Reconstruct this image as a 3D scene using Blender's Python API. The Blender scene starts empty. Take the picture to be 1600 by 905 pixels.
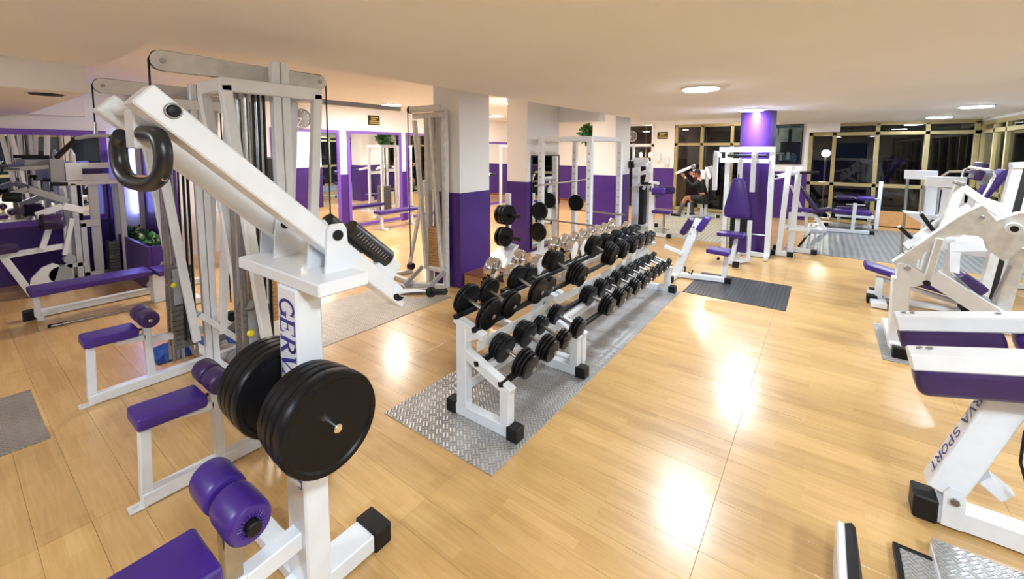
import bpy, bmesh, math, random
from mathutils import Vector as V, Matrix
random.seed(7)
scene = bpy.context.scene
col = scene.collection

# ------------------------------------------------------------------ camera
FPX, CXP, YH = 664.15, 800.0, 233.5            # focal length and horizon in pixels of the 1600x905 frame
PITCH = math.radians(5.196); YAW = math.radians(36.264); ROLL = 0.002484; EYE = 1.9
CYP = YH + FPX * math.tan(PITCH)
_fw = V((-math.sin(YAW) * math.cos(PITCH), math.cos(YAW) * math.cos(PITCH), -math.sin(PITCH)))
_rt = V((math.cos(YAW), math.sin(YAW), 0)); _up = _rt.cross(_fw)
_c, _s = math.cos(ROLL), math.sin(ROLL)
_rt, _up = _rt * _c + _up * _s, _up * _c - _rt * _s
cam_d = bpy.data.cameras.new('camera'); cam = bpy.data.objects.new('camera', cam_d); col.objects.link(cam)
cam.matrix_world = Matrix.Translation((0, 0, EYE)) @ Matrix((_rt, _up, -_fw)).transposed().to_4x4()
cam_d.sensor_width = 36.0; cam_d.lens = 36.0 * FPX / 1600.0
cam_d.shift_y = (CYP - 452.5) / 1600.0
cam_d.clip_start = 0.05; cam_d.clip_end = 200
scene.camera = cam
EYEP = V((0, 0, EYE))
def ray(x, y): return _fw + _rt * ((x - CXP) / FPX) - _up * ((y - CYP) / FPX)
def atz(x, y, z=0.0):
    d = ray(x, y); return EYEP + d * ((z - EYE) / d.z)
def atx(x, y, X):
    d = ray(x, y); return EYEP + d * (X / d.x)
def aty(x, y, Y):
    d = ray(x, y); return EYEP + d * (Y / d.y)

# ------------------------------------------------------------------ world and exposure
w = bpy.data.worlds.new('night'); scene.world = w; w.use_nodes = True
w.node_tree.nodes['Background'].inputs[0].default_value = (0.004, 0.005, 0.008, 1)
w.node_tree.nodes['Background'].inputs[1].default_value = 1.0
vs = scene.view_settings
vs.view_transform = 'Standard'; vs.look = 'None'; vs.gamma = 1; vs.use_curve_mapping = False
vs.exposure = 1.93
LAMP = 62.0            # emission strength of the ceiling discs

# ------------------------------------------------------------------ materials
def srgb(r, g, b):
    f = lambda c: ((c / 255 + 0.055) / 1.055) ** 2.4 if c > 10 else c / 255 / 12.92
    return (f(r), f(g), f(b), 1)
class NT:
    def __init__(s, name):
        s.m = bpy.data.materials.new(name); s.m.use_nodes = True; s.t = s.m.node_tree
        s.b = s.t.nodes['Principled BSDF']; s.out = s.t.nodes['Material Output']
    def n(s, typ, **kw):
        x = s.t.nodes.new(typ)
        for k, v in kw.items():
            if k in x.inputs.keys(): x.inputs[k].default_value = v
            else: setattr(x, k, v)
        return x
    def l(s, a, b): s.t.links.new(a, b)
    def ramp(s, fac, stops):
        r = s.n('ShaderNodeValToRGB'); e = r.color_ramp.elements
        while len(e) < len(stops): e.new(0.5)
        for i, (p, c) in enumerate(stops): e[i].position = p; e[i].color = c
        s.l(fac, r.inputs[0]); return r.outputs[0]
    def mix(s, fac, a, b, blend='MIX'):
        x = s.n('ShaderNodeMix', data_type='RGBA', blend_type=blend)
        for sock, val in ((0, fac), (6, a), (7, b)):
            if hasattr(val, 'is_linked'): s.l(val, x.inputs[sock])
            else: x.inputs[sock].default_value = val
        return x.outputs[2]
    def bump(s, h, strength=0.2, dist=0.002):
        x = s.n('ShaderNodeBump'); x.inputs['Strength'].default_value = strength; x.inputs['Distance'].default_value = dist
        s.l(h, x.inputs['Height']); s.l(x.outputs[0], s.b.inputs['Normal']); return x
def plain(name, c, rough=0.5, metal=0.0, vary=0.06, scale=9.0, coat=0.0, bump=0.0, bscale=80.0, spec=None):
    t = NT(name)
    t.b.inputs['Roughness'].default_value = rough; t.b.inputs['Metallic'].default_value = metal
    t.b.inputs['Coat Weight'].default_value = coat; t.b.inputs['Coat Roughness'].default_value = 0.1
    if spec is not None: t.b.inputs['Specular IOR Level'].default_value = spec
    g = t.n('ShaderNodeNewGeometry')
    nz = t.n('ShaderNodeTexNoise', Scale=scale, Detail=4.0); t.l(g.outputs['Position'], nz.inputs['Vector'])
    lo = tuple(x * (1 - vary) for x in c[:3]) + (1,); hi = tuple(min(1, x * (1 + vary)) for x in c[:3]) + (1,)
    t.l(t.ramp(nz.outputs[0], [(0.3, lo), (0.7, hi)]), t.b.inputs['Base Color'])
    if bump:
        n2 = t.n('ShaderNodeTexNoise', Scale=bscale, Detail=3.0); t.l(g.outputs['Position'], n2.inputs['Vector'])
        t.bump(n2.outputs[0], bump, 0.002)
    return t.m
def emit(name, c, s):
    t = NT(name); t.b.inputs['Base Color'].default_value = (0, 0, 0, 1)
    t.b.inputs['Emission Color'].default_value = c; t.b.inputs['Emission Strength'].default_value = s
    return t.m
M = {}
M['white'] = plain('white_enamel', (0.76, 0.79, 0.83, 1), 0.32, vary=0.04, coat=0.3)
M['worn_white'] = plain('worn_white_enamel', (0.66, 0.65, 0.62, 1), 0.4, vary=0.12, scale=14)
M['purple'] = plain('purple_vinyl', (0.050, 0.017, 0.20, 1), 0.36, vary=0.12, bump=0.12, bscale=240)
M['dark_purple'] = plain('dark_purple_vinyl', (0.036, 0.014, 0.085, 1), 0.4, vary=0.15, bump=0.12, bscale=240)
M['wall_purple'] = plain('purple_wainscot_paint', (0.062, 0.020, 0.20, 1), 0.35, vary=0.10, scale=3)
M['trim_purple'] = plain('purple_frame_paint', (0.19, 0.08, 0.46, 1), 0.35, vary=0.06)
M['wall'] = plain('white_wall_paint', (0.86, 0.85, 0.85, 1), 0.75, vary=0.02, scale=2, bump=0.05, bscale=60)
M['ceiling'] = plain('ceiling_paint', (0.87, 0.85, 0.83, 1), 0.85, vary=0.02, scale=1)
M['iron'] = plain('black_iron', (0.006, 0.006, 0.007, 1), 0.36, vary=0.2, spec=0.22)
M['rubber'] = plain('black_rubber', (0.008, 0.008, 0.009, 1), 0.5, vary=0.2, spec=0.3)
M['foam'] = plain('black_foam', (0.014, 0.014, 0.015, 1), 0.33, vary=0.2)
M['chrome'] = plain('chrome', (0.78, 0.79, 0.80, 1), 0.13, 1.0, vary=0.03)
M['steel'] = plain('brushed_steel', (0.42, 0.42, 0.42, 1), 0.33, 1.0, vary=0.1, scale=30)
M['grey'] = plain('grey_enamel', (0.34, 0.35, 0.37, 1), 0.4, vary=0.08)
M['stack'] = plain('weight_stack_grey', (0.16, 0.16, 0.16, 1), 0.45, 0.4, vary=0.25, scale=40)
M['gold'] = plain('bronze_aluminium', (0.40, 0.32, 0.15, 1), 0.38, 0.35, vary=0.08)
M['wood_box'] = plain('brown_wood', (0.22, 0.075, 0.025, 1), 0.45, vary=0.2, scale=12)
M['ply'] = plain('tan_plywood', (0.55, 0.30, 0.12, 1), 0.5, vary=0.1)
M['dark'] = plain('dark_void', (0.006, 0.006, 0.007, 1), 0.6)
M['brown'] = plain('dark_brown_panel', (0.035, 0.014, 0.007, 1), 0.3, vary=0.3)
M['blue'] = plain('blue_cloth', (0.01, 0.075, 0.38, 1), 0.8, vary=0.2, scale=30)
M['yellow'] = plain('yellow_knob', (0.75, 0.60, 0.02, 1), 0.4)
M['navy'] = plain('navy_letter_paint', (0.035, 0.03, 0.26, 1), 0.5, vary=0.05)
M['black_paint'] = plain('black_letter_paint', (0.02, 0.02, 0.02, 1), 0.5)
M['gold_paint'] = plain('gold_letter_paint', (0.55, 0.38, 0.09, 1), 0.4)
M['leaf'] = plain('leaf_green', (0.03, 0.13, 0.03, 1), 0.4, vary=0.5, scale=14)
M['leaf_pale'] = plain('leaf_pale', (0.35, 0.42, 0.25, 1), 0.5, vary=0.3, scale=14)
M['skin'] = plain('skin', (0.50, 0.23, 0.14, 1), 0.5)
M['shirt'] = plain('black_cotton', (0.011, 0.011, 0.012, 1), 0.9)
M['shorts'] = plain('charcoal_cotton', (0.022, 0.022, 0.024, 1), 0.9)
M['sock'] = plain('grey_sock', (0.12, 0.12, 0.12, 1), 0.9)
M['poster_blue'] = plain('poster_blue', (0.02, 0.075, 0.30, 1), 0.3, vary=0.3, scale=2)
M['poster_pale'] = plain('poster_pale', (0.40, 0.50, 0.47, 1), 0.25, vary=0.25, scale=6)
M['poster_dark'] = plain('poster_dark', (0.010, 0.018, 0.024, 1), 0.25, vary=0.4, scale=6)
M['poster_sky'] = plain('poster_sky', (0.08, 0.16, 0.26, 1), 0.25, vary=0.5, scale=18)
M['clock_face'] = plain('clock_face', (0.10, 0.10, 0.11, 1), 0.25)
M['plastic_clear'] = plain('clear_plastic', (0.6, 0.62, 0.66, 1), 0.15)
M['lamp_warm'] = emit('lamp_diffuser_warm', (1.0, 0.93, 0.84, 1), LAMP)
M['lamp_cool'] = emit('lamp_diffuser', (0.80, 0.91, 1.0, 1), LAMP)
M['led'] = emit('blue_led', (0.09, 0.10, 1.0, 1), 5.0)
M['led_dot'] = emit('blue_led_dot', (0.5, 0.6, 1.0, 1), 9.0)
M['street'] = emit('reflection_lamp_glow', (1.0, 0.93, 0.8, 1), 60.0)
M['chandelier'] = emit('warm_bulb', (1.0, 0.55, 0.25, 1), 14.0)
t = NT('mirror_glass'); t.b.inputs['Metallic'].default_value = 1; t.b.inputs['Roughness'].default_value = 0.012
t.b.inputs['Base Color'].default_value = (0.84, 0.86, 0.87, 1); M['mirror'] = t.m
t = NT('window_glass'); fr = t.n('ShaderNodeFresnel', IOR=1.5); gl = t.n('ShaderNodeBsdfGlossy'); gl.inputs['Roughness'].default_value = 0.01
tr = t.n('ShaderNodeBsdfTransparent'); tr.inputs[0].default_value = (0.9, 0.92, 0.92, 1); mx = t.n('ShaderNodeMixShader')
ad = t.n('ShaderNodeMath', operation='MULTIPLY'); ad.inputs[1].default_value = 0.9; t.l(fr.outputs[0], ad.inputs[0])
t.l(ad.outputs[0], mx.inputs[0]); t.l(tr.outputs[0], mx.inputs[1]); t.l(gl.outputs[0], mx.inputs[2]); t.l(mx.outputs[0], t.out.inputs[0]); M['glass'] = t.m
def wood():
    t = NT('beech_laminate'); b = t.b
    g = t.n('ShaderNodeNewGeometry'); oi = t.n('ShaderNodeObjectInfo')
    br = t.n('ShaderNodeTexBrick', offset=0.37, offset_frequency=2)
    for k, v in (('Scale', 1.0), ('Mortar Size', 0.0006), ('Mortar Smooth', 0.5), ('Bias', 0.0), ('Brick Width', 0.43), ('Row Height', 0.062)): br.inputs[k].default_value = v
    br.inputs['Color1'].default_value = (0.30, 0.30, 0.30, 1); br.inputs['Color2'].default_value = (0.72, 0.72, 0.72, 1); br.inputs['Mortar'].default_value = (0.3, 0.3, 0.3, 1)
    t.l(g.outputs['Position'], br.inputs['Vector'])
    mp = t.n('ShaderNodeMapping'); mp.inputs['Scale'].default_value = (2.2, 30, 1); t.l(g.outputs['Position'], mp.inputs['Vector'])
    nz = t.n('ShaderNodeTexNoise', Scale=2.0, Detail=6.0, Distortion=0.6); t.l(mp.outputs[0], nz.inputs['Vector'])
    n2 = t.n('ShaderNodeTexNoise', Scale=1.1, Detail=3.0); t.l(g.outputs['Position'], n2.inputs['Vector'])
    base = t.ramp(br.outputs[0], [(0.25, (0.62, 0.385, 0.145, 1)), (0.75, (0.74, 0.485, 0.21, 1))])
    grain = t.ramp(nz.outputs[0], [(0.3, (0.88, 0.85, 0.81, 1)), (0.65, (1, 1, 1, 1))])
    c = t.mix(1.0, base, grain, 'MULTIPLY')
    blot = t.ramp(n2.outputs[0], [(0.32, (0.86, 0.82, 0.76, 1)), (0.6, (1, 1, 1, 1))])
    c = t.mix(1.0, c, blot, 'MULTIPLY')
    rnd = t.ramp(oi.outputs['Random'], [(0.0, (0.88, 0.86, 0.84, 1)), (1.0, (1.05, 1.04, 1.03, 1))])
    c = t.mix(1.0, c, rnd, 'MULTIPLY')
    t.l(c, b.inputs['Base Color'])
    b.inputs['Roughness'].default_value = 0.30; b.inputs['Specular IOR Level'].default_value = 0.5
    b.inputs['Coat Weight'].default_value = 0.35; b.inputs['Coat Roughness'].default_value = 0.16
    return t.m
M['wood'] = wood()
def checker(name, c0, c1, sc=22.0, metal=0.85, rough=0.36):
    t = NT(name); g = t.n('ShaderNodeNewGeometry')
    mp = t.n('ShaderNodeMapping'); mp.inputs['Rotation'].default_value = (0, 0, math.radians(45)); t.l(g.outputs['Position'], mp.inputs['Vector'])
    ck = t.n('ShaderNodeTexChecker', Scale=sc); t.l(mp.outputs[0], ck.inputs['Vector'])
    w1 = t.n('ShaderNodeTexWave', wave_type='BANDS', bands_direction='X', Scale=sc * 0.62); w2 = t.n('ShaderNodeTexWave', wave_type='BANDS', bands_direction='Y', Scale=sc * 0.62)
    t.l(mp.outputs[0], w1.inputs['Vector']); t.l(mp.outputs[0], w2.inputs['Vector'])
    h = t.mix(ck.outputs['Fac'], w1.outputs[0], w2.outputs[0])
    nz = t.n('ShaderNodeTexNoise', Scale=3.0, Detail=5.0); t.l(g.outputs['Position'], nz.inputs['Vector'])
    cc = t.ramp(nz.outputs[0], [(0.3, c0), (0.7, c1)])
    cc = t.mix(1.0, cc, t.ramp(h, [(0.3, (0.72, 0.72, 0.72, 1)), (0.8, (1, 1, 1, 1))]), 'MULTIPLY')
    t.l(cc, t.b.inputs['Base Color']); t.b.inputs['Metallic'].default_value = metal; t.b.inputs['Roughness'].default_value = rough
    t.bump(h, 0.7, 0.004); return t.m
M['checker'] = checker('checker_plate', (0.40, 0.395, 0.39, 1), (0.56, 0.555, 0.55, 1), metal=.45)
M['checker_tan'] = checker('checker_plate_worn', (0.36, 0.32, 0.27, 1), (0.50, 0.46, 0.40, 1), metal=.45)
M['checker_bright'] = checker('checker_plate_bright', (0.62, 0.63, 0.64, 1), (0.78, 0.79, 0.8, 1), 30.0)
def ribbed(name, c, sc, direction='X', rough=0.45, strength=0.8):
    t = NT(name); g = t.n('ShaderNodeNewGeometry')
    wv = t.n('ShaderNodeTexWave', wave_type='BANDS', bands_direction=direction, Scale=sc); t.l(g.outputs['Position'], wv.inputs['Vector'])
    nz = t.n('ShaderNodeTexNoise', Scale=2.5, Detail=4.0); t.l(g.outputs['Position'], nz.inputs['Vector'])
    a = t.ramp(nz.outputs[0], [(0.3, tuple(x * 0.8 for x in c[:3]) + (1,)), (0.7, c)])
    cc = t.mix(1.0, a, t.ramp(wv.outputs[0], [(0.2, (0.7, 0.7, 0.7, 1)), (0.8, (1, 1, 1, 1))]), 'MULTIPLY')
    t.l(cc, t.b.inputs['Base Color']); t.b.inputs['Roughness'].default_value = rough
    t.bump(wv.outputs[0], strength, 0.006); return t.m
M['black_mat'] = ribbed('black_ribbed_rubber', (0.035, 0.036, 0.045, 1), 7.0, 'X', 0.4)
M['grey_mat'] = ribbed('grey_ribbed_rubber', (0.27, 0.28, 0.29, 1), 3.2, 'X', 0.4)
M['pale_mat'] = ribbed('pale_ribbed_rubber', (0.47, 0.45, 0.36, 1), 4.0, 'X', 0.5)

# ------------------------------------------------------------------ mesh builder
class MB:
    def __init__(s): s.v = []; s.f = []
    def add(s, vs, fs):
        o = len(s.v); s.v += [V(p) for p in vs]; s.f += [tuple(i + o for i in f) for f in fs]; return s
    def obox(s, c, X, Y, Z, hx, hy, hz, ch=0.004):
        """chamfered box at c with unit axes X, Y, Z and half sizes"""
        ch = min(ch, hx * .49, hy * .49, hz * .49); c = V(c); vs = []; idx = {}
        for sx in (-1, 1):
            for sy in (-1, 1):
                for sz in (-1, 1):
                    for k in range(3):
                        d = [hx, hy, hz]
                        e = [a - ch for a in d]; e[k] = d[k]
                        idx[(sx, sy, sz, k)] = len(vs)
                        vs.append(c + X * (sx * e[0]) + Y * (sy * e[1]) + Z * (sz * e[2]))
        fs = []
        for sg in (-1, 1):
            q = [idx[(sg, a, b, 0)] for a, b in ((-1, -1), (1, -1), (1, 1), (-1, 1))]; fs.append(q if sg > 0 else q[::-1])
            q = [idx[(a, sg, b, 1)] for a, b in ((-1, -1), (1, -1), (1, 1), (-1, 1))]; fs.append(q[::-1] if sg > 0 else q)
            q = [idx[(a, b, sg, 2)] for a, b in ((-1, -1), (1, -1), (1, 1), (-1, 1))]; fs.append(q if sg > 0 else q[::-1])
        for a in (-1, 1):
            for b in (-1, 1):
                fl = a * b > 0
                q = [idx[(a, b, -1, 0)], idx[(a, b, -1, 1)], idx[(a, b, 1, 1)], idx[(a, b, 1, 0)]]; fs.append(q if fl else q[::-1])
                q = [idx[(a, -1, b, 0)], idx[(a, 1, b, 0)], idx[(a, 1, b, 2)], idx[(a, -1, b, 2)]]; fs.append(q if fl else q[::-1])
                q = [idx[(-1, a, b, 1)], idx[(-1, a, b, 2)], idx[(1, a, b, 2)], idx[(1, a, b, 1)]]; fs.append(q if fl else q[::-1])
                for e in (-1, 1):
                    q = [idx[(a, b, e, k)] for k in range(3)]; fs.append(q if a * b * e > 0 else q[::-1])
        return s.add(vs, fs)
    def box(s, lo, hi, ch=0.004):
        lo = V(lo); hi = V(hi); c = (lo + hi) / 2; h = (hi - lo) / 2
        return s.obox(c, V((1, 0, 0)), V((0, 1, 0)), V((0, 0, 1)), abs(h.x), abs(h.y), abs(h.z), ch)
    def beam(s, p0, p1, wd, ht, up=None, ch=0.005):
        """square tube from p0 to p1: ht measured along `up`, wd across it"""
        p0 = V(p0); p1 = V(p1); X = (p1 - p0).normalized()
        u = V(up) if up is not None else (V((0, 0, 1)) if abs(X.z) < 0.95 else V((0, 1, 0)))
        Y = u.cross(X).normalized(); Z = X.cross(Y)
        return s.obox((p0 + p1) / 2, X, Y, Z, (p1 - p0).length / 2, wd / 2, ht / 2, ch)
    def lathe(s, p0, axis, prof, n=20):
        a = V(axis).normalized(); p0 = V(p0)
        u = a.orthogonal().normalized(); v = a.cross(u); o = len(s.v); k = len(prof)
        for (t, r) in prof:
            for i in range(n):
                th = 2 * math.pi * i / n; s.v.append(p0 + a * t + (u * math.cos(th) + v * math.sin(th)) * r)
        for j in range(k - 1):
            for i in range(n):
                i2 = (i + 1) % n; s.f.append((o + j * n + i, o + j * n + i2, o + (j + 1) * n + i2, o + (j + 1) * n + i))
        s.f.append(tuple(o + i for i in range(n))[::-1]); s.f.append(tuple(o + (k - 1) * n + i for i in range(n)))
        return s
    def cyl(s, p0, p1, r, n=16, ch=0.003):
        p0 = V(p0); p1 = V(p1); L = (p1 - p0).length; ch = min(ch, L * .3, r * .5)
        return s.lathe(p0, p1 - p0, [(0, r - ch), (ch, r), (L - ch, r), (L, r - ch)], n)
    def roll(s, p0, p1, r, n=20):
        """upholstered roller with soft ends"""
        p0 = V(p0); p1 = V(p1); L = (p1 - p0).length; e = min(r * .4, L * .25)
        return s.lathe(p0, p1 - p0, [(0.006, r * .3), (0, r * .7), (e * .1, r * .86), (e * .4, r * .96), (e, r), (L * .5, r * 1.01), (L - e, r), (L - e * .4, r * .96), (L - e * .1, r * .86), (L, r * .7), (L - .006, r * .3)], n)
    def tube(s, pts, r, n=8, closed=False):
        P = [V(p) for p in pts]; k = len(P); o = len(s.v); u = None
        for j in range(k):
            if closed: d = (P[(j + 1) % k] - P[j - 1]).normalized()
            else: d = (P[min(j + 1, k - 1)] - P[max(j - 1, 0)]).normalized()
            u = d.orthogonal().normalized() if u is None else (u - d * u.dot(d)).normalized()
            v = d.cross(u)
            for i in range(n):
                th = 2 * math.pi * i / n; s.v.append(P[j] + (u * math.cos(th) + v * math.sin(th)) * r)
        for j in range(k if closed else k - 1):
            j2 = (j + 1) % k
            for i in range(n):
                i2 = (i + 1) % n; s.f.append((o + j * n + i, o + j * n + i2, o + j2 * n + i2, o + j2 * n + i))
        if not closed:
            s.f.append(tuple(o + i for i in range(n))[::-1]); s.f.append(tuple(o + (k - 1) * n + i for i in range(n)))
        return s
    def prism(s, poly, off):
        P = [V(p) for p in poly]; off = V(off); n = len(P)
        nrm = V((0, 0, 0))
        for i in range(n): nrm += P[i].cross(P[(i + 1) % n])
        if nrm.dot(off) > 0: P = P[::-1]
        fs = [tuple(range(n)), tuple(range(2 * n - 1, n - 1, -1))]
        for i in range(n): j = (i + 1) % n; fs.append((i, i + n, j + n, j))
        return s.add(P + [p + off for p in P], fs)
    def pad(s, c, size, rot=None, r=0.03, seg=3):
        bm = bmesh.new(); bmesh.ops.create_cube(bm, size=1.0); bmesh.ops.scale(bm, vec=size, verts=bm.verts)
        bmesh.ops.bevel(bm, geom=list(bm.edges), offset=min(r, min(size) * .46), segments=seg, profile=0.6, affect='EDGES')
        m = Matrix.Translation(V(c)) @ (rot.to_4x4() if rot is not None else Matrix.Identity(4))
        bm.verts.index_update()
        s.add([m @ v.co for v in bm.verts], [tuple(v.index for v in f.verts) for f in bm.faces]); bm.free(); return s
def rx(a): return Matrix.Rotation(math.radians(a), 3, 'X')
def ry(a): return Matrix.Rotation(math.radians(a), 3, 'Y')
def rz(a): return Matrix.Rotation(math.radians(a), 3, 'Z')

def mesh_obj(name, mb, mat, loc=(0, 0, 0), parent=None, smooth=True):
    me = bpy.data.meshes.new(name); L = V(loc)
    me.from_pydata([tuple(p - L) for p in mb.v], [], mb.f)
    bm = bmesh.new(); bm.from_mesh(me); bmesh.ops.recalc_face_normals(bm, faces=bm.faces); bm.to_mesh(me); bm.free()
    me.materials.append(M[mat] if isinstance(mat, str) else mat)
    if smooth:
        me.polygons.foreach_set('use_smooth', [True] * len(me.polygons)); me.set_sharp_from_angle(angle=math.radians(32))
    o = bpy.data.objects.new(name, me); col.objects.link(o)
    if parent is not None: o.parent = parent
    else: o.location = L
    return o
class Thing:
    """an Empty at the base of the thing; parts are given in room coordinates"""
    def __init__(s, name, label, cat, loc, group=None, kind=None):
        s.o = bpy.data.objects.new(name, None); col.objects.link(s.o); s.o.location = loc; s.loc = V(loc)
        s.o.empty_display_size = 0.1; s.o['label'] = label
        if cat: s.o['category'] = cat
        if group: s.o['group'] = group
        if kind: s.o['kind'] = kind
    def part(s, name, mat, mb, parent=None, label=None, kind=None):
        p = mesh_obj(name, mb, mat, s.loc, parent or s.o)
        if label: p['label'] = label
        if kind: p['kind'] = kind
        return p
def single(name, mb, mat, label, cat, group=None, kind=None, loc=None):
    if loc is None:
        xs = [p.x for p in mb.v]; ys = [p.y for p in mb.v]; zs = [p.z for p in mb.v]
        loc = ((min(xs) + max(xs)) / 2, (min(ys) + max(ys)) / 2, min(zs))
    o = mesh_obj(name, mb, mat, loc)
    o['label'] = label
    if cat: o['category'] = cat
    if group: o['group'] = group
    if kind: o['kind'] = kind
    return o
def copy_tree(o, parent=None):
    c = o.copy(); col.objects.link(c)
    if parent is not None: c.parent = parent
    for ch in list(o.children): copy_tree(ch, c)
    return c
def struct(name, mb, mat, parent=None, label=None):
    o = mesh_obj(name, mb, mat, (0, 0, 0), parent)
    if parent is None: o['kind'] = 'structure'
    if label: o['label'] = label
    return o
def B(lo, hi, ch=0.004): return MB().box(lo, hi, ch)

# serif capitals as ribbons: each glyph is a list of strokes (polyline, width)
def arc(cx, cy, rx_, ry_, a0, a1, n=12): return [(cx + rx_ * math.cos(math.radians(a0 + (a1 - a0) * i / n)), cy + ry_ * math.sin(math.radians(a0 + (a1 - a0) * i / n))) for i in range(n + 1)]
T_, t_ = 0.17, 0.06
def ser(x, y, w_=0.26): return ([(x - w_ / 2, y), (x + w_ / 2, y)], t_)
GL = {
 'G': [(arc(.44, .5, .36, .46, 50, 310), .13), ([(.74, .06), (.74, .42)], T_), ser(.72, .42, .3), ([(.68, .72), (.70, .96)], .05)],
 'E': [([(.2, .0), (.2, 1)], T_), ([(.05, .03), (.72, .03)], t_), ([(.05, .97), (.72, .97)], t_), ([(.2, .52), (.55, .52)], t_), ([(.71, .03), (.71, .26)], .05), ([(.71, .97), (.71, .76)], .05), ([(.54, .4), (.54, .64)], .05)],
 'R': [([(.2, 0), (.2, 1)], T_), ser(.2, .03), ([(.08, .97), (.45, .97)], t_), (arc(.42, .74, .25, .23, 90, -90), .13), ([(.2, .51), (.45, .51)], t_), ([(.42, .5), (.78, .03)], .15), ser(.8, .03, .2)],
 'V': [([(.14, .97), (.44, .02)], .16), ([(.44, .02), (.74, .97)], .07), ser(.14, .97), ser(.74, .97, .22)],
 'A': [([(.1, .03), (.42, .98)], .07), ([(.42, .98), (.74, .03)], .17), ([(.22, .34), (.62, .34)], t_), ser(.1, .03, .22), ser(.76, .03)],
 'S': [(arc(.4, .74, .26, .22, 30, 270, 10) + arc(.4, .28, .27, .24, 90, -150, 10), .13), ([(.66, .74), (.66, .98)], .05), ([(.12, .02), (.12, .27)], .05)],
 'P': [([(.2, 0), (.2, 1)], T_), ser(.2, .03), ([(.08, .97), (.45, .97)], t_), (arc(.42, .72, .26, .25, 90, -90), .13), ([(.2, .47), (.45, .47)], t_)],
 'O': [(arc(.42, .5, .34, .44, 0, 360, 20), .12)],
 'T': [([(.4, 0), (.4, 1)], T_), ser(.4, .03), ([(.05, .97), (.75, .97)], t_), ([(.06, .97), (.06, .74)], .05), ([(.74, .97), (.74, .74)], .05)],
}
def lettering(mb, text, origin, right, up, nrm, h, adv=0.86, depth=0.0015, xs=1.0):
    """raised painted letters; text runs along `right`, cap height h along `up`"""
    origin = V(origin); right = V(right).normalized(); up = V(up).normalized(); nrm = V(nrm).normalized(); x = 0
    for ch in text:
        if ch == ' ': x += h * .45; continue
        for si, (pl, wd) in enumerate(GL[ch]):
            for i in range(len(pl) - 1):
                a = V((pl[i][0], pl[i][1])); b = V((pl[i + 1][0], pl[i + 1][1])); d = (b - a).normalized(); pn = V((-d.y, d.x)) * wd / 2
                if len(pl) > 3: a = a - d * .012; b = b + d * .012
                q = [a + pn, b + pn, b - pn, a - pn]
                lift = nrm * (depth + .00015 * si)
                f = [origin + right * (x + p.x * h * xs) + up * (p.y * h) + lift for p in q]
                mb.add(f, [(0, 1, 2, 3)] if right.cross(up).dot(nrm) < 0 else [(3, 2, 1, 0)])
        x += h * adv
    return x

# ================================================================== THE SETTING
ZC, ZR, ZP = 2.60, 2.86, 1.31          # main ceiling, raised ceiling, wainscot height
XW, XE, YS, YN = -9.0, 2.8, -3.2, 13.95
struct_floor = struct('floor', B((XW - .2, YS - .2, -.12), (XE + .2, YN + .2, -.012), 0), 'wood')
def plank_mesh(x0, x1):
    return MB().obox((0, 0, 0), V((1, 0, 0)), V((0, 1, 0)), V((0, 0, 1)), (x1 - x0) / 2 - .0006, .0925, .006, .0008)
PL, PW, SX, SY = 1.27, 0.186, -0.38, 2.026
cand = []
for i in range(-7, 3):
    for j in range(-29, 65):
        x0 = SX + i * PL; y0 = SY + (j - 1) * PW
        a, b = max(x0, XW), min(x0 + PL, XE)
        if b - a < .05 or y0 < YS or y0 + PW > YN: continue
        c = V(((a + b) / 2, y0 + PW / 2, 0)); d = c - EYEP; dep = d.dot(_fw)
        sc = -1
        if dep > .3:
            px = CXP + FPX * d.dot(_rt) / dep; py = CYP - FPX * d.dot(_up) / dep
            if -250 < px < 1850 and py < 1150: sc = 1 / dep
        cand.append((sc, a, b, y0))
cand.sort(key=lambda q: -q[0])
pm = {}; rest = MB()
for k, (sc, a, b, y0) in enumerate(cand):
    c = V(((a + b) / 2, y0 + PW / 2, -.0062)); tilt = (random.gauss(0, .0012), random.gauss(0, .0009))
    if k < 295 and sc > 0:
        key = round(b - a, 3)
        if key not in pm:
            o = mesh_obj('plank', plank_mesh(a, b), 'wood', (0, 0, 0), struct_floor, False); pm[key] = o.data
        else:
            o = bpy.data.objects.new('plank', pm[key]); col.objects.link(o); o.parent = struct_floor
        o.location = c; o.rotation_euler = (tilt[0], tilt[1], 0)
    else:
        m = Matrix.Rotation(tilt[0], 3, 'X') @ Matrix.Rotation(tilt[1], 3, 'Y')
        rest.obox(c, m @ V((1, 0, 0)), m @ V((0, 1, 0)), m @ V((0, 0, 1)), (b - a) / 2 - .0006, .0925, .006, .0008)
o = mesh_obj('distant_planks', rest, 'wood', (0, 0, 0), struct_floor, False); o['kind'] = 'stuff'

# ceilings: low slab over the middle, raised bays to the left and at the far end, soffit at the near left
cl = MB().box((-3.55, YS, ZC), (XE, 10.6, 3.0), 0).box((-1.0, 10.6, ZC), (XE, YN + .2, 3.0), 0).box((-5.1, YS, ZC), (-3.55, .92, 3.0), 0)
struct('ceiling', cl, 'ceiling')
struct('ceiling_raised', MB().box((XW - .2, .9, ZR), (-3.5, YN + .2, 3.05), 0).box((-3.5, 10.55, ZR), (-.95, YN + .2, 3.05), 0), 'ceiling')
struct('ceiling_soffit', B((XW - .2, YS, 2.37), (-5.1, .83, 3.0), 0), 'ceiling')
struct('trim_1', B((-4.72, 7.45, 2.44), (-3.45, 7.75, 2.9), .002), 'ceiling')
struct('trim_2', B((-.42, 13.70, 2.37), (.28, YN, ZC + .02), .01), 'ceiling')
struct('trim_3', B((XW, .83, 2.37), (XW + .06, 1.41, 2.64), .002), 'wall')

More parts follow.
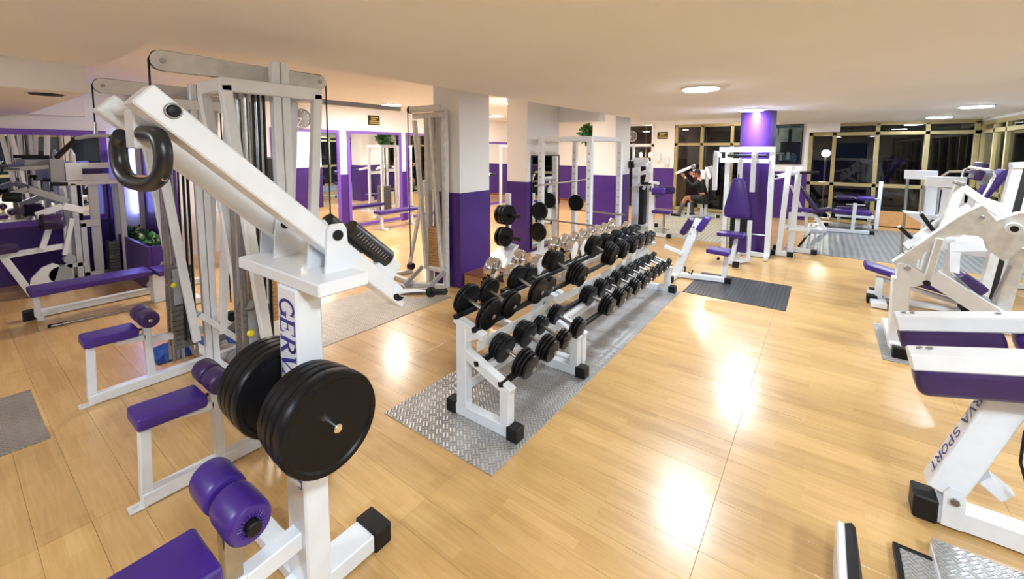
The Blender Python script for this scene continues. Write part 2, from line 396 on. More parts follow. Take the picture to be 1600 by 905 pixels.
# left wall with full-height mirrors
wl = struct('wall_left', B((XW - .2, YS - .2, -.1), (XW, YN + .2, 3.0), 0), 'wall')
for (a, b) in ((-2.2, 1.72), (4.0, 4.20), (5.52, 5.78), (7.29, 7.51), (9.03, 9.2)):
    struct('wainscot', B((XW, a, .0), (XW + .012, b, ZP if a > 2 else .80), .002), 'wall_purple', wl)
struct('wainscot', B((XW, 1.58, .80), (XW + .012, 1.72, ZP), .002), 'wall_purple', wl)
struct('wall_front', B((XW - .2, YS - .2, -.1), (XE + .2, YS, 3.0), 0), 'wall')
wf = bpy.data.objects['wall_front']; struct('wainscot', B((XW, YS, 0), (XE, YS + .012, ZP), .002), 'wall_purple', wf)
# partition with the planter, glossy purple
wp = struct('wall_partition', B((XW, 2.0, 0), (-7.7, 2.12, 2.1), .002), 'wall_purple')
struct('wall_cheek', B((XW, 1.93, 0), (XW + .10, 2.0, ZR), .002), 'wall')

# far wall: door opening, white pier, windows
wb = MB()
wb.box((XW - .2, YN, 0), (-5.45, YN + .25, 3.0), 0).box((-4.53, YN, 0), (-3.86, YN + .25, 3.0), 0)
wb.box((-5.45, YN, 2.72), (-4.53, YN + .25, 3.0), 0).box((-3.86, YN, 2.68), (-1.45, YN + .25, 3.0), 0)
wb.box((-1.45, YN, 0), (-.36, YN + .25, 3.0), 0).box((-.36, YN, 2.58), (XE + .2, YN + .25, 3.0), 0)
wb = struct('wall_back', wb, 'wall')
for (a, b) in ((XW, -5.5), (-4.53, -3.86), (-1.45, -.36)):
    struct('wainscot', B((a, YN - .012, 0), (b, YN, ZP), .002), 'wall_purple', wb)
# door with its transom, dark stair hall behind
d1 = struct('door_1', MB().box((-5.5, YN - .03, 2.0), (-4.5, YN + .1, 2.09), .004).box((-4.58, YN - .03, 0), (-4.5, YN + .1, 2.72), .004).box((-5.5, YN - .03, 0), (-5.42, YN + .1, 2.72), .004).box((-5.5, YN - .03, 2.68), (-4.5, YN + .1, 2.74), .004), 'white')
struct('pane', B((-5.42, YN + .02, .02), (-4.58, YN + .03, 2.0), 0), 'glass', d1)
struct('transom_pane', B((-5.42, YN + .02, 2.09), (-4.58, YN + .03, 2.68), 0), 'glass', d1)
struct('trim_4', B((-6.4, YN + 2.2, 0), (-3.4, YN + 2.3, 3.0), 0), 'brown')
def window(name, xs, zs, y, skip=(), deep=.10, fw=.085, axis='X', solid=()):
    """aluminium window: xs are mullion centres, zs rail centres"""
    m = MB()
    def bx(a0, a1, z0, z1):
        if axis == 'X': m.box((a0, y - .02, z0), (a1, y + deep, z1), .004)
        else: m.box((y - .02, a0, z0), (y + deep, a1, z1), .004)
    for x in xs: bx(x - fw / 2, x + fw / 2, zs[0], zs[-1])
    for z in zs: bx(xs[0] - fw / 2, xs[-1] + fw / 2, z - fw / 2, z + fw / 2)
    o = struct(name, m, 'gold')
    for i in range(len(xs) - 1):
        for j in range(len(zs) - 1):
            a, b, c, d = xs[i] + fw / 2, xs[i + 1] - fw / 2, zs[j] + fw / 2, zs[j + 1] - fw / 2
            lo, hi = ((a, y + .03, c), (b, y + .04, d)) if axis == 'X' else ((y + .03, a, c), (y + .04, b, d))
            if (i, j) in solid: struct('panel', B(lo, hi, 0), 'ply', o)
            else: struct('pane', B(lo, hi, 0), 'glass', o)
    return o
window('window_1', (-3.80, -3.05, -2.22, -1.5), (.06, 2.07, 2.64), YN)
window('window_2', (-.32, .18, 1.03, 1.93, 2.74), (.06, 1.02, 2.32, 2.56), YN)
struct('panel', B((1.08, YN - .06, .02), (1.95, YN - .03, .40), .004), 'ply', bpy.data.objects['window_2'])
# right wall: windows past the far machines
wr = MB().box((XE, YS - .2, 0), (XE + .25, -1.6, 3.0), 0).box((XE, 6.9, 0), (XE + .25, 8.6, 3.0), 0).box((XE, -1.6, 2.54), (XE + .25, 6.9, 3.0), 0).box((XE, -1.6, 0), (XE + .25, 6.9, .35), 0).box((XE, 8.6, 2.54), (XE + .25, YN + .25, 3.0), 0)
wr = struct('wall_right', wr, 'wall')
for a_, b_ in ((YS, -1.7), (7.0, 8.6)): struct('wainscot', B((XE - .012, a_, 0), (XE, b_, ZP), .002), 'wall_purple', wr)
window('window_4', (-1.5, .2, 1.9, 3.6, 5.3, 6.85), (.40, 1.02, 2.32, 2.5), XE, axis='Y')
window('window_3', (8.68, 9.9, 11.1, 12.25, 13.0, 13.85), (.06, 1.02, 2.32, 2.5), XE, axis='Y')
# the street side: a dark facade far off and one lamp standing in for a reflection in the glass
struct('trim_5', B((-14, 40, -6), (26, 40.5, 10), 0), 'dark')

# columns
def column(x0, x1, y0, y1, lab, mat='wall', zt=ZC + .3):
    c = struct('wall_column', B((x0, y0, 0), (x1, y1, zt), .006), mat); c['label'] = lab
    struct('wainscot', B((x0 - .01, y0 - .01, 0), (x1 + .01, y1 + .01, ZP), .004), 'wall_purple', c)
    return c
column(-4.42, -3.93, 4.17, 4.80, 'white square column with purple lower half behind the dumbbell rack')
column(-4.78, -4.33, 6.36, 7.5, 'white column with purple lower half and a mirror on its side')
column(-4.42, -3.84, 9.2, 10.1, 'white column with purple lower half behind the rack frame')
struct('wall_pillar', MB().lathe((-1.02, 9.05, 0), (0, 0, 1), [(0, .285), (ZC + .05, .285)], 48), 'wall_purple')['label'] = 'round purple pillar behind the chest press'
for (x0, x1, y0, y1) in ((XW, -5.5, YN - .022, YN - .012),):
    struct('baseboard_back', B((x0, y0, 0), (x1, y1, .08), .003), 'wood_box')

# ------------------------------------------------------------------ ceiling lamps
def lamp(x, y, z, label, mat='lamp_cool', r=.19):
    T = Thing('ceiling_lamp', label, 'lamp', (x, y, z), 'round ceiling lamps')
    T.part('rim', 'white', MB().lathe((x, y, z - .022), (0, 0, 1), [(0, r + .012), (.004, r + .02), (.022, r + .022)], 40))
    T.part('diffuser', mat, MB().lathe((x, y, z - .030), (0, 0, 1), [(0, r - .02), (.006, r), (.008, r)], 40))
for (x, y, z, l, mt) in (
    (-1.17, 5.19, ZC, 'round ceiling lamp nearest the viewer above the dumbbell racks', 'lamp_cool'),
    (-1.06, 8.4, ZC, 'round ceiling lamp in front of the top of the purple pillar', 'lamp_cool'),
    (1.86, 9.7, ZC, 'round ceiling lamp at right above the leg machines, the nearer of two', 'lamp_cool'),
    (1.86, 12.38, ZC, 'round ceiling lamp at right nearest the far windows', 'lamp_cool'),
    (1.86, 5.2, ZC, 'round ceiling lamp added out of view at right to light the foreground', 'lamp_cool'),  # unseen lamp, added for light on the near machines
    (.45, .1, ZC, 'round ceiling lamp added above the viewer as foreground light', 'lamp_cool'),  # added fill: brightens the near floor and the lever arms
    (1.86, .75, ZC, 'round ceiling lamp added behind the viewer at right as foreground light', 'lamp_cool'),  # unseen, added to light the foreground from the right
    (-3.1, -1.7, ZC, 'round ceiling lamp added behind the viewer at left to brighten the floor', 'lamp_cool'),  # added behind the camera, lifts the dim floor at left
    (-7.55, 5.9, ZR, 'round ceiling lamp in front of the mirrors above the gold plaque', 'lamp_warm'),
    (-7.6, 9.6, ZR, 'round ceiling lamp seen between the two white columns', 'lamp_warm'),
    (-6.9, 3.3, ZR, 'round ceiling lamp hidden above the pulldown towers', 'lamp_warm'),
    (-5.2, 7.2, ZR, 'round ceiling lamp beside the second column', 'lamp_warm'),
    (-5.6, 11.3, ZR, 'round ceiling lamp in the far bay near the door', 'lamp_warm'),
    (-2.35, 12.1, ZR, 'round ceiling lamp left of the purple pillar by the far windows', 'lamp_warm')):
    lamp(x, y, z, l, mt)
T = Thing('ceiling_vent', 'small dark round vent in the underside of the left soffit', 'vent', (-5.4, .62, 2.37))
T.part('rim', 'white', MB().lathe((-5.4, .62, 2.362), (0, 0, 1), [(0, .125), (.008, .13)], 32))
T.part('grille', 'dark', MB().lathe((-5.4, .62, 2.352), (0, 0, 1), [(0, .10), (.012, .11)], 32))
T = Thing('reflection_lamp', 'bright lamp added outside to stand in for a reflection in the far right window', 'lamp', (.03, 20.0, -3))  # added outside in place of a ceiling lamp mirrored in the pane
T.part('pole', 'steel', MB().cyl((.03, 20.0, -3), (.03, 20.0, 1.66), .04))
T.part('bulb', 'street', MB().lathe((.03, 20.0, 1.66), (0, 0, 1), [(0, .06), (.06, .12), (.18, .12), (.24, .05)], 16))
T = Thing('chandelier', 'small warm lamp with two bulbs glowing behind the door glass', 'lamp', (-5.2, 15.2, 1.7))
T.part('arm', 'gold', MB().cyl((-5.42, 15.2, 1.62), (-4.98, 15.2, 1.62), .015).cyl((-5.2, 15.2, 1.62), (-5.2, 15.2, 3.0), .012).box((-5.3, 15.1, 2.98), (-5.1, 16.2, 3.02)))
for dx in (-.17, .17): T.part('bulb', 'chandelier', MB().lathe((-5.2 + dx, 15.2, 1.64), (0, 0, 1), [(0, .03), (.05, .06), (.12, .05), (.16, .01)], 12))
T = Thing('led_strip', 'vertical blue light strip in the corner beside the mirror', 'light strip', (XW + .06, 1.90, .85))
T.part('channel', 'led', B((XW + .045, 1.91, .85), (XW + .065, 1.928, 2.30), 0))
dots = MB()
for k in range(57): dots.box((XW + .045, 1.902, .86 + k * .025), (XW + .06, 1.909, .87 + k * .025), 0)
T.part('diodes', 'led_dot', dots, kind='stuff')

# ------------------------------------------------------------------ mirrors
def mirror(name, y0, y1, z0, z1, label, x=XW, fwd=.07, sill=True):
    T = Thing(name, label, 'mirror', (x, (y0 + y1) / 2, z0), 'purple framed wall mirrors')
    T.part('glass', 'mirror', B((x + .012, y0 + .02, z0 + .02), (x + .018, y1 - .02, z1 - .02), 0))
    f = fwd
    T.part('frame', 'trim_purple', MB().box((x, y0, z0), (x + .035, y0 + f, z1), .003).box((x, y1 - f, z0), (x + .035, y1, z1), .003).box((x, y0 + f, z1 - f), (x + .035, y1 - f, z1), .003).box((x, y0 + f, z0), (x + .035, y1 - f, z0 + f), .003))
mirror('wall_mirror', -1.9, 1.62, .80, 2.17, 'wide purple framed mirror at left above the machines', fwd=.085)
mirror('wall_mirror', 4.05, 5.55, .04, 2.33, 'tall purple framed mirror below the round clock')
mirror('wall_mirror', 5.75, 7.32, .04, 2.33, 'tall purple framed mirror below the gold plaque')
mirror('wall_mirror', 7.48, 9.06, .04, 2.33, 'tall purple framed mirror behind the cable tower')
mirror('wall_mirror', 10.4, 12.4, .04, 2.15, 'purple framed mirror seen between the two white columns')
T = Thing('column_mirror', 'plain mirror on the side of the second column behind the rack', 'mirror', (-4.32, 6.95, .05))
T.part('glass', 'mirror', B((-4.318, 6.50, .05), (-4.308, 7.46, 1.77), 0))
T.part('edge', 'black_paint', MB().box((-4.32, 6.48, .04), (-4.30, 6.50, 1.79), .002).box((-4.32, 6.48, 1.77), (-4.30, 7.48, 1.79), .002).box((-4.32, 7.46, .04), (-4.30, 7.48, 1.79), .002))

# ================================================================== FLOOR MATS
def mat_thing(x0, x1, y0, y1, mt, label, cat='mat', name='floor_mat', h=.006, group=None):
    return single(name, B((x0, y0, 0), (x1, y1, h), .002), mt, label, cat, group)
mat_thing(-2.46, -1.46, 1.80, 3.745, 'checker', 'silver checker-plate mat under the nearest dumbbell rack', group=None, name='checker_plate_mat')
mat_thing(-2.46, -1.46, 3.752, 5.83, 'checker', 'silver checker-plate mat under the longer farther dumbbell rack', name='checker_plate_mat')
mat_thing(-4.85, -3.78, 1.55, 3.84, 'checker_tan', 'worn checker-plate mat on the floor behind the lever machine', name='checker_plate_mat')
mat_thing(-4.95, -4.0, -1.6, .33, 'checker_tan', 'worn checker-plate mat cut off by the left edge of the photo', name='checker_plate_mat')
mat_thing(.53, 1.45, 5.0, 6.03, 'checker', 'small checker-plate mat under the post of the leg press at right', name='checker_plate_mat')
mat_thing(-1.44, -.27, 5.84, 6.98, 'black_mat', 'black ribbed rubber mat under the preacher curl bench', name='rubber_mat')
mat_thing(-.28, 2.6, 9.45, 13.3, 'grey_mat', 'large grey ribbed mat before the far right windows', name='rubber_mat', h=.005)
mat_thing(-3.6, -1.45, 9.4, 13.9, 'pale_mat', 'large pale ribbed mat before the far left windows', name='rubber_mat', h=.004)

# ================================================================== LEVER ROW MACHINE (foreground)
X0 = -1.675
T = Thing('lever_pull_machine', 'tall white lever machine in the foreground with black plates and lettered post', 'gym machine', (X0, .84, 0))
po = T.part('post', 'white', MB().box((X0 - .075, .785, .01), (X0 + .075, .89, 1.36), .008))
for wd, z_ in (('GERVA', 1.315), ('SPORT', 1.315 - .118 * .64 * 5 - .03)):
    tb = MB(); lettering(tb, wd, (X0 - .058, .785, z_), (0, 0, -1), (1, 0, 0), (0, -1, 0), .118, .64, xs=.78)
    T.part('lettering', 'navy', tb, po, label='navy serif lettering reading ' + wd)
T.part('top_platform', 'white', MB().box((-2.12, .79, 1.36), (-1.44, 1.0, 1.412), .006))
T.part('foot_beam', 'white', MB().box((X0 - .07, .30, .012), (X0 + .07, 1.12, .092), .006))
T.part('foot_beam', 'white', MB().box((X0 - .52, .79, .012), (X0 - .07, .88, .072), .006))
T.part('rubber_cap', 'rubber', MB().box((X0 - .08, 1.10, 0), (X0 + .08, 1.195, .104), .008))
T.part('rubber_cap', 'rubber', MB().box((X0 - .60, .78, 0), (X0 - .51, .89, .082), .008))
T.part('seat_beam', 'white', MB().beam((X0, .80, .30), (X0, .54, .28), .07, .075).box((X0 - .04, .24, .1), (X0 + .04, .32, .45), .004).beam((X0, .56, .27), (X0, .28, .30), .07, .07))
T.part('seat_bracket', 'white', MB().box((X0 - .04, .50, .10), (X0 + .04, .585, .33), .006))
T.part('knee_post', 'steel', MB().box((X0 - .028, .515, .30), (X0 + .028, .575, .62), .004))
T.part('knee_axle', 'rubber', MB().cyl((X0 - .2, .55, .635), (X0 + .215, .55, .635), .024))
for a in (-.185, .012):
    r_ = T.part('knee_roller', 'purple', MB().roll((X0 + a, .55, .635), (X0 + a + .175, .55, .635), .073, 28))
    pl = MB()
    for e, sg in ((a, -1), (a + .175, 1)):
        for k in range(22):
            th = 2 * math.pi * k / 22; c, s_ = math.cos(th), math.sin(th)
            p = V((X0 + e, .55, .635))
            pl.beam(p + V((sg * .001, c * .03, s_ * .03)), p + V((-sg * .010, c * .066, s_ * .066)), .006, .006)
    T.part('gathered_cover', 'purple', pl, r_, kind='stuff')
T.part('seat', 'purple', MB().pad((X0, .30, .475), (.27, .36, .075), None, .022))
# arms: from the handle end (low y, high z) down to the weight end
def armpt(x, t): return V((x, .365 + (1.285 - .365) * t, 2.058 + (1.183 - 2.058) * t))
ad_ = (armpt(0, 1) - armpt(0, 0)).normalized(); an_ = V((0, -ad_.z, ad_.y))
for i, x in enumerate((-1.61, -2.03)):
    a = T.part('lever_arm', 'white', MB().beam(armpt(x, 0), armpt(x, 1), .10 if i == 0 else .08, .076, an_))
    pv = armpt(x, .60) + an_ * .022
    for cx_, ct in ((x + .054, .012), (x - .066, -.012)):
        T.part('clevis_plate', 'white', MB().prism([(cx_, pv.y - .055, 1.412), (cx_, pv.y + .055, 1.412), (cx_, pv.y + .04, pv.z + .035), (cx_, pv.y + .025, pv.z + .055), (cx_, pv.y - .025, pv.z + .055), (cx_, pv.y - .04, pv.z + .035)], (ct, 0, 0)))
    T.part('pivot_bolt', 'rubber', MB().cyl((x - .08, pv.y, pv.z + .01), (x + .078, pv.y, pv.z + .01), .021))
    e = armpt(x, .06)
    T.part('end_bolt', 'rubber', MB().lathe((x + .05, e.y + .012, e.z + .005), (1, 0, 0), [(0, .019), (.008, .019), (.014, .015), (.017, .006)], 20))
    T.part('bolt_washer', 'steel', MB().cyl((x + .03, e.y + .012, e.z + .005), (x + .056, e.y + .012, e.z + .005), .024))
    # stop roll on a bracket
    xr = x + .10 * i; r0 = V((xr, 1.02 + .085 * i, 1.565 - .01 * i)); r1 = V((xr, 1.225 + .085 * i, 1.385 - .01 * i)); rd = (r1 - r0).normalized(); r1 = r0 + rd * .26
    q = armpt(x, .87) + an_ * .036
    T.part('roll_bracket', 'white', MB().prism([q - ad_ * .09 + V((.02, 0, 0)), q + ad_ * .05 + V((.02, 0, 0)), q + ad_ * .045 + an_ * .085 + V((.02, 0, 0)), q - ad_ * .03 + an_ * .085 + V((.02, 0, 0))], (-.04, 0, 0)) if i == 0 else MB().beam(q, q + an_ * .07, .05, .05).beam(q + an_ * .07, V((xr, r0.y + .10, r0.z - .09)), .04, .05))
    rl = T.part('stop_roll', 'foam', MB().lathe(r0, r1 - r0, [(0, .036), (.004, .044), (.256, .044), (.26, .036)], 24))
    if i == 0:
        lb = MB(); o_ = r0 + V((.0445, 0, 0)) + ad_ * .03
        for k in range(12): lb.beam(o_ + ad_ * (k * .017) - an_ * .011, o_ + ad_ * (k * .017 + .006) + an_ * .011, .002, .003, V((1, 0, 0)), 0)
        T.part('embossed_band', 'grey', lb, rl, kind='stuff')
    # weight peg
    if i == 0:
        pb = armpt(x, .955); d = V((1, -.02, .23)).normalized()
        T.part('peg_collar', 'rubber', MB().cyl(pb + d * .03, pb + d * .052, .036, 24))
        T.part('weight_peg', 'chrome', MB().cyl(pb + d * .05, pb + d * .27, .019, 20))
        T.part('peg_tip', 'rubber', MB().cyl(pb + d * .265, pb + d * .285, .023, 20).cyl(pb + d * .28, pb + d * .37, .014, 16))
# handle yoke
y_ = .40
T.part('handle_yoke', 'white', MB().box((-1.80, .37, 1.90), (-1.70, .43, 2.02), .005).cyl((-2.03, .40, 2.035), (-1.57, .40, 2.035), .022))
ring = [(-.13, 1.935), (-.155, 1.905), (-.16, 1.84), (-.15, 1.775), (-.11, 1.735), (-.05, 1.725), (.01, 1.73), (.055, 1.77), (.07, 1.84), (.065, 1.905), (.04, 1.935), (-.02, 1.94)]
rp = []
for k in range(len(ring) - 1):
    for f in (0, .33, .67): rp.append(V((X0 + ring[k][0] * (1 - f) + ring[k + 1][0] * f, y_ - .01, ring[k][1] * (1 - f) + ring[k + 1][1] * f)))
rp.append(V((X0 + ring[-1][0], y_ - .01, ring[-1][1])))
rp = [V((-1.72 + (p.x - X0 + .045) * 1.22, .385 + (p.x - X0 + .045) * .2, 1.865 + (p.z - 1.83) * .74)) for p in rp]
for _ in range(2): rp = [rp[0]] + [(rp[i - 1] + rp[i] * 2 + rp[i + 1]) / 4 for i in range(1, len(rp) - 1)] + [rp[-1]]
T.part('grip_loop', 'foam', MB().tube(rp, .024, 16))
T.part('grip_rod', 'chrome', MB().cyl(V((rp[9].x, rp[9].y, rp[12].z + .012)), V((rp[24].x, rp[24].y, rp[12].z + .012)), .008, 8))
# weight peg through the post and the plates on it
PZ, PYc = .893, .80
T.part('storage_peg', 'chrome', MB().cyl((X0 - .33, PYc, PZ), (X0 + .315, PYc, PZ), .0165, 20))
def plate(xc, th, r, label, group, sgn=1, yc=PYc, zc=PZ, ax=V((1, 0, 0)), name='weight_plate', mat='iron', loc=None):
    c = V((xc, yc, zc)) if loc is None else V(loc)
    prof = [(-.5 * th * .5, .018), (-.5 * th * .5, r * .80), (-.5 * th, r * .86), (-.5 * th, r * .97), (-.3 * th, r), (.3 * th, r), (.5 * th, r * .97), (.5 * th, r * .88), (.5 * th * .78, r * .84), (.5 * th * .78, .018)]
    return single(name, MB().lathe(c, ax, prof, 48), mat, label, 'weight plate', group, loc=tuple(c))
for k, (x, th, r) in enumerate(((X0 + .098, .042, .178), (X0 + .143, .042, .184), (X0 + .188, .042, .188), (X0 + .245, .062, .190))):
    plate(x, th, r, ['black plate pressed against the lettered post, near side', 'second black plate from the lettered post, near side', 'third black plate from the lettered post, near side', 'thick black plate outermost on the near side of the lettered post'][k], 'plates on the near side of the post')
for k, (x, th, r) in enumerate(((X0 - .105, .05, .188), (X0 - .155, .042, .188), (X0 - .20, .042, .186), (X0 - .245, .042, .184))):
    plate(x, th, r, ['black plate pressed against the lettered post, far side', 'second black plate from the lettered post, far side', 'third black plate from the lettered post, far side', 'black plate outermost on the far side of the lettered post'][k], 'plates on the far side of the post')

# ================================================================== PULLDOWN TOWERS
def pulldown(x0, dy, label, mat='white'):
    T = Thing('lat_pulldown_machine', label, 'gym machine', (x0, .9 + dy, 0), 'lat pulldown machines')
    def b(lo, hi, c=.004): return MB().box((x0 + lo[0], lo[1] + dy, lo[2]), (x0 + hi[0], hi[1] + dy, hi[2]), c)
    def P(x, y, z): return V((x0 + x, y + dy, z))
    T.part('base_beam', mat, b((-.035, .53, .004), (.035, 1.62, .075)))
    T.part('foot_plate', 'worn_white', b((-.035, .475, 0), (.035, .55, .012)).lathe(P(0, .505, .012), (0, 0, 1), [(0, .014), (.008, .012)], 8))
    T.part('cross_foot', mat, b((-.42, 1.27, .004), (.42, 1.345, .07)))
    for s in (-1, 1): T.part('rubber_cap', 'rubber', b((s * .44 - .03, 1.26, 0), (s * .44 + .03, 1.355, .08)))
    T.part('seat_post', mat, MB().beam(P(0, .55, .05), P(0, .565, .45), .055, .05, (0, 1, 0)))
    T.part('seat', 'purple', MB().pad(P(0, .672, .487), (.21, .31, .07), rx(-2), .02))
    T.part('knee_post', mat, MB().beam(P(0, .90, .05), P(0, .885, .54), .05, .05, (0, 1, 0)).beam(P(0, .90, .37), P(.02, 1.26, .33), .05, .055).beam(P(0, .70, .43), P(0, .88, .40), .05, .05))
    T.part('knee_axle', 'steel', MB().cyl(P(-.155, .885, .57), P(.165, .885, .57), .013))
    T.part('adjust_pin', 'rubber', MB().cyl(P(.0, .86, .47), P(-.0, .80, .47), .009).roll(P(0, .80, .47), P(0, .765, .47), .014, 10))
    for a in (-.15, .008): T.part('knee_roller', 'dark_purple', MB().roll(P(a, .885, .57), P(a + .145, .885, .57), .064, 24))
    T.part('column', mat, b((.10, 1.235, .05), (.155, 1.282, 2.42)))
    T.part('column', mat, b((.10, 1.288, .05), (.155, 1.335, 2.42)))
    for s, x in ((1, .165), (-1, -.14)):
        T.part('side_frame', mat, MB().beam(P(x, .95, 2.25), P(x, 1.525, 2.25), .05, .075))
        T.part('frame_leg', mat, MB().beam(P(x, .975, 2.25), P(x, 1.17, .30), .05, .055, (0, 1, 0)))
        T.part('frame_leg', mat, MB().beam(P(x, 1.50, 2.25), P(x, 1.36, .30), .05, .055, (0, 1, 0)))
        T.part('frame_brace', mat, MB().beam(P(x, 1.20, .52), P(x * 1.0, 1.60, .06), .045, .045))
    T.part('top_crossbar', mat, b((-.115, .95, 2.215), (.14, 1.0, 2.285)))
    T.part('top_crossbar', mat, b((-.115, 1.475, 2.215), (.14, 1.525, 2.285)))
    # pulley beam: flat plate with rounded ends
    def strap(x, th):
        pts = []
        for k in range(9): a = math.radians(90 + 180 * k / 8); pts.append(P(x, .745 + .052 * math.cos(a), 2.355 + .052 * math.sin(a)))
        for k in range(9): a = math.radians(-90 + 180 * k / 8); pts.append(P(x, 1.60 + .045 * math.cos(a), 2.352 + .045 * math.sin(a)))
        return MB().prism(pts, (th, 0, 0))
    T.part('pulley_beam', 'worn_white', strap(-.005, .008).add(strap(.027, .008).v, strap(.027, .008).f))
    for yy in (.745, 1.60):
        T.part('pulley', 'rubber', MB().cyl(P(.004, yy, 2.354), P(.026, yy, 2.354), .05, 24))
        T.part('pulley_bolt', 'steel', MB().cyl(P(-.012, yy, 2.354), P(.042, yy, 2.354), .013, 12))
    T.part('cable', 'rubber', MB().tube([P(.015, .69, 2.02), P(.015, .692, 2.355), P(.015, .71, 2.395), P(.015, .745, 2.408), P(.015, 1.2, 2.40), P(.015, 1.60, 2.40), P(.015, 1.64, 2.385), P(.015, 1.652, 2.35), P(.015, 1.652, 1.1)], .005, 8))
    rods = MB()
    for k, (xx, yy) in enumerate(((-.08, 1.05), (-.03, 1.09), (.02, 1.05), (.06, 1.10), (.05, 1.2), (-.06, 1.2))): rods.cyl(P(xx, yy, .12), P(xx * .9, yy + .02, 2.3), .011, 8)
    T.part('guide_rods', 'steel', rods)
    rods = MB()
    for k in range(3): rods.cyl(P(.085, 1.12 + k * .035, .30), P(.085, 1.15 + k * .03, 2.3), .008, 8)
    T.part('guide_cables', 'rubber', rods)
    st = MB()
    for k in range(17): st.box(P(-.09, 1.05, .24 + k * .041), P(.075, 1.19, .24 + k * .041 + .037), .003)
    T.part('weight_stack', 'stack', st, kind='stuff')
    T.part('stack_label', 'grey', MB().box(P(.076, 1.06, .62), P(.079, 1.16, .92), .001))
    T.part('selector_pin', 'yellow', MB().lathe(P(.09, 1.07, .80), (1, -.5, 0), [(0, .008), (.02, .02), (.04, .02), (.05, .01)], 12))
    return T
pulldown(-2.83, 0, 'white pulldown machine in the middle of the row with dark purple knee rolls')
pulldown(-4.30, .03, 'white pulldown machine farthest left in the row with a hanging black bar')
T = Thing('lat_bar', 'black bent pulldown bar hanging from the left tower cable', 'bar', (-4.30, .72, 1.93))
zb = 1.985
bp = [(-4.99, .60, 1.83), (-4.90, .62, 1.87), (-4.64, .67, 1.975), (-4.52, .69, zb), (-4.30, .72, zb + .01), (-4.12, .75, zb + .005), (-4.05, .76, 1.98), (-3.95, .78, 1.88)]
T.part('bar', 'grey', MB().tube(bp[2:7], .014, 10)); T.part('grip', 'rubber', MB().tube(bp[:3], .019, 10)); T.part('grip', 'rubber', MB().tube(bp[6:], .017, 10))
T.part('swivel', 'chrome', MB().cyl((-4.29, .72, 2.0), (-4.285, .722, 2.09), .012)); 
# cloth on the floor between the towers
bm_ = MB(); o_ = V((-4.82, 1.25, 0)); n_ = 9; random.seed(3)
gv = [[o_ + V((i * .05 - .2 + random.uniform(-.01, .01), j * .055 - .2, .012 + (.07 * random.random() if 0 < i < n_ - 1 and 0 < j < n_ - 1 else 0))) for j in range(n_)] for i in range(n_)]
bm_.add([p for r in gv for p in r] + [p - V((0, 0, .008)) for r in gv for p in r], [(i * n_ + j, i * n_ + j + 1, (i + 1) * n_ + j + 1, (i + 1) * n_ + j) for i in range(n_ - 1) for j in range(n_ - 1)] + [(i * n_ + j + 81, (i + 1) * n_ + j + 81, (i + 1) * n_ + j + 82, i * n_ + j + 82) for i in range(n_ - 1) for j in range(n_ - 1)])
single('cloth', bm_, 'blue', 'crumpled bright blue cloth on the floor beside the left tower', 'cloth')
single('cloth', MB().add([p + V((.12, .36, 0)) for p in bm_.v], bm_.f), 'blue', 'crumpled blue cloth on the floor between the two towers', 'cloth')

# ================================================================== SIT-UP BENCH AT LEFT
T = Thing('long_bench', 'long purple bench on a white frame at left beyond the seats', 'bench', (-6.9, 1.2, 0))
def b(lo, hi, c=.004): return MB().box(lo, hi, c)
T.part('base_beam', 'white', b((-7.08, .56, .01), (-7.0, 2.2, .085)))
T.part('rubber_cap', 'rubber', b((-7.10, .47, 0), (-6.98, .57, .10)))
T.part('front_leg', 'white', MB().beam((-6.80, .56, .08), (-6.76, .56, .36), .05, .05, (0, 1, 0)).beam((-7.04, .58, .05), (-6.78, .58, .05), .05, .05))
T.part('rear_leg', 'white', b((-6.72, 1.50, .0), (-6.56, 1.72, .36)))
T.part('seat', 'purple', MB().pad((-6.70, 1.0, .385), (.34, 1.0, .065), None, .02))
T.part('head_pad', 'purple', MB().pad((-6.56, 1.62, .392), (.40, .22, .06), None, .02))
T.part('cross_beam', 'white', b((-7.05, 1.78, .01), (-6.1, 1.86, .08)))
T = Thing('straight_bar', 'thin dark bar lying on the floor under the long purple bench', 'bar', (-6.55, .95, 0))
T.part('shaft', 'steel', MB().cyl((-6.52, .62, .02), (-6.45, 1.35, .02), .011)); T.part('grip', 'rubber', MB().cyl((-6.53, .60, .02), (-6.515, .74, .02), .016))

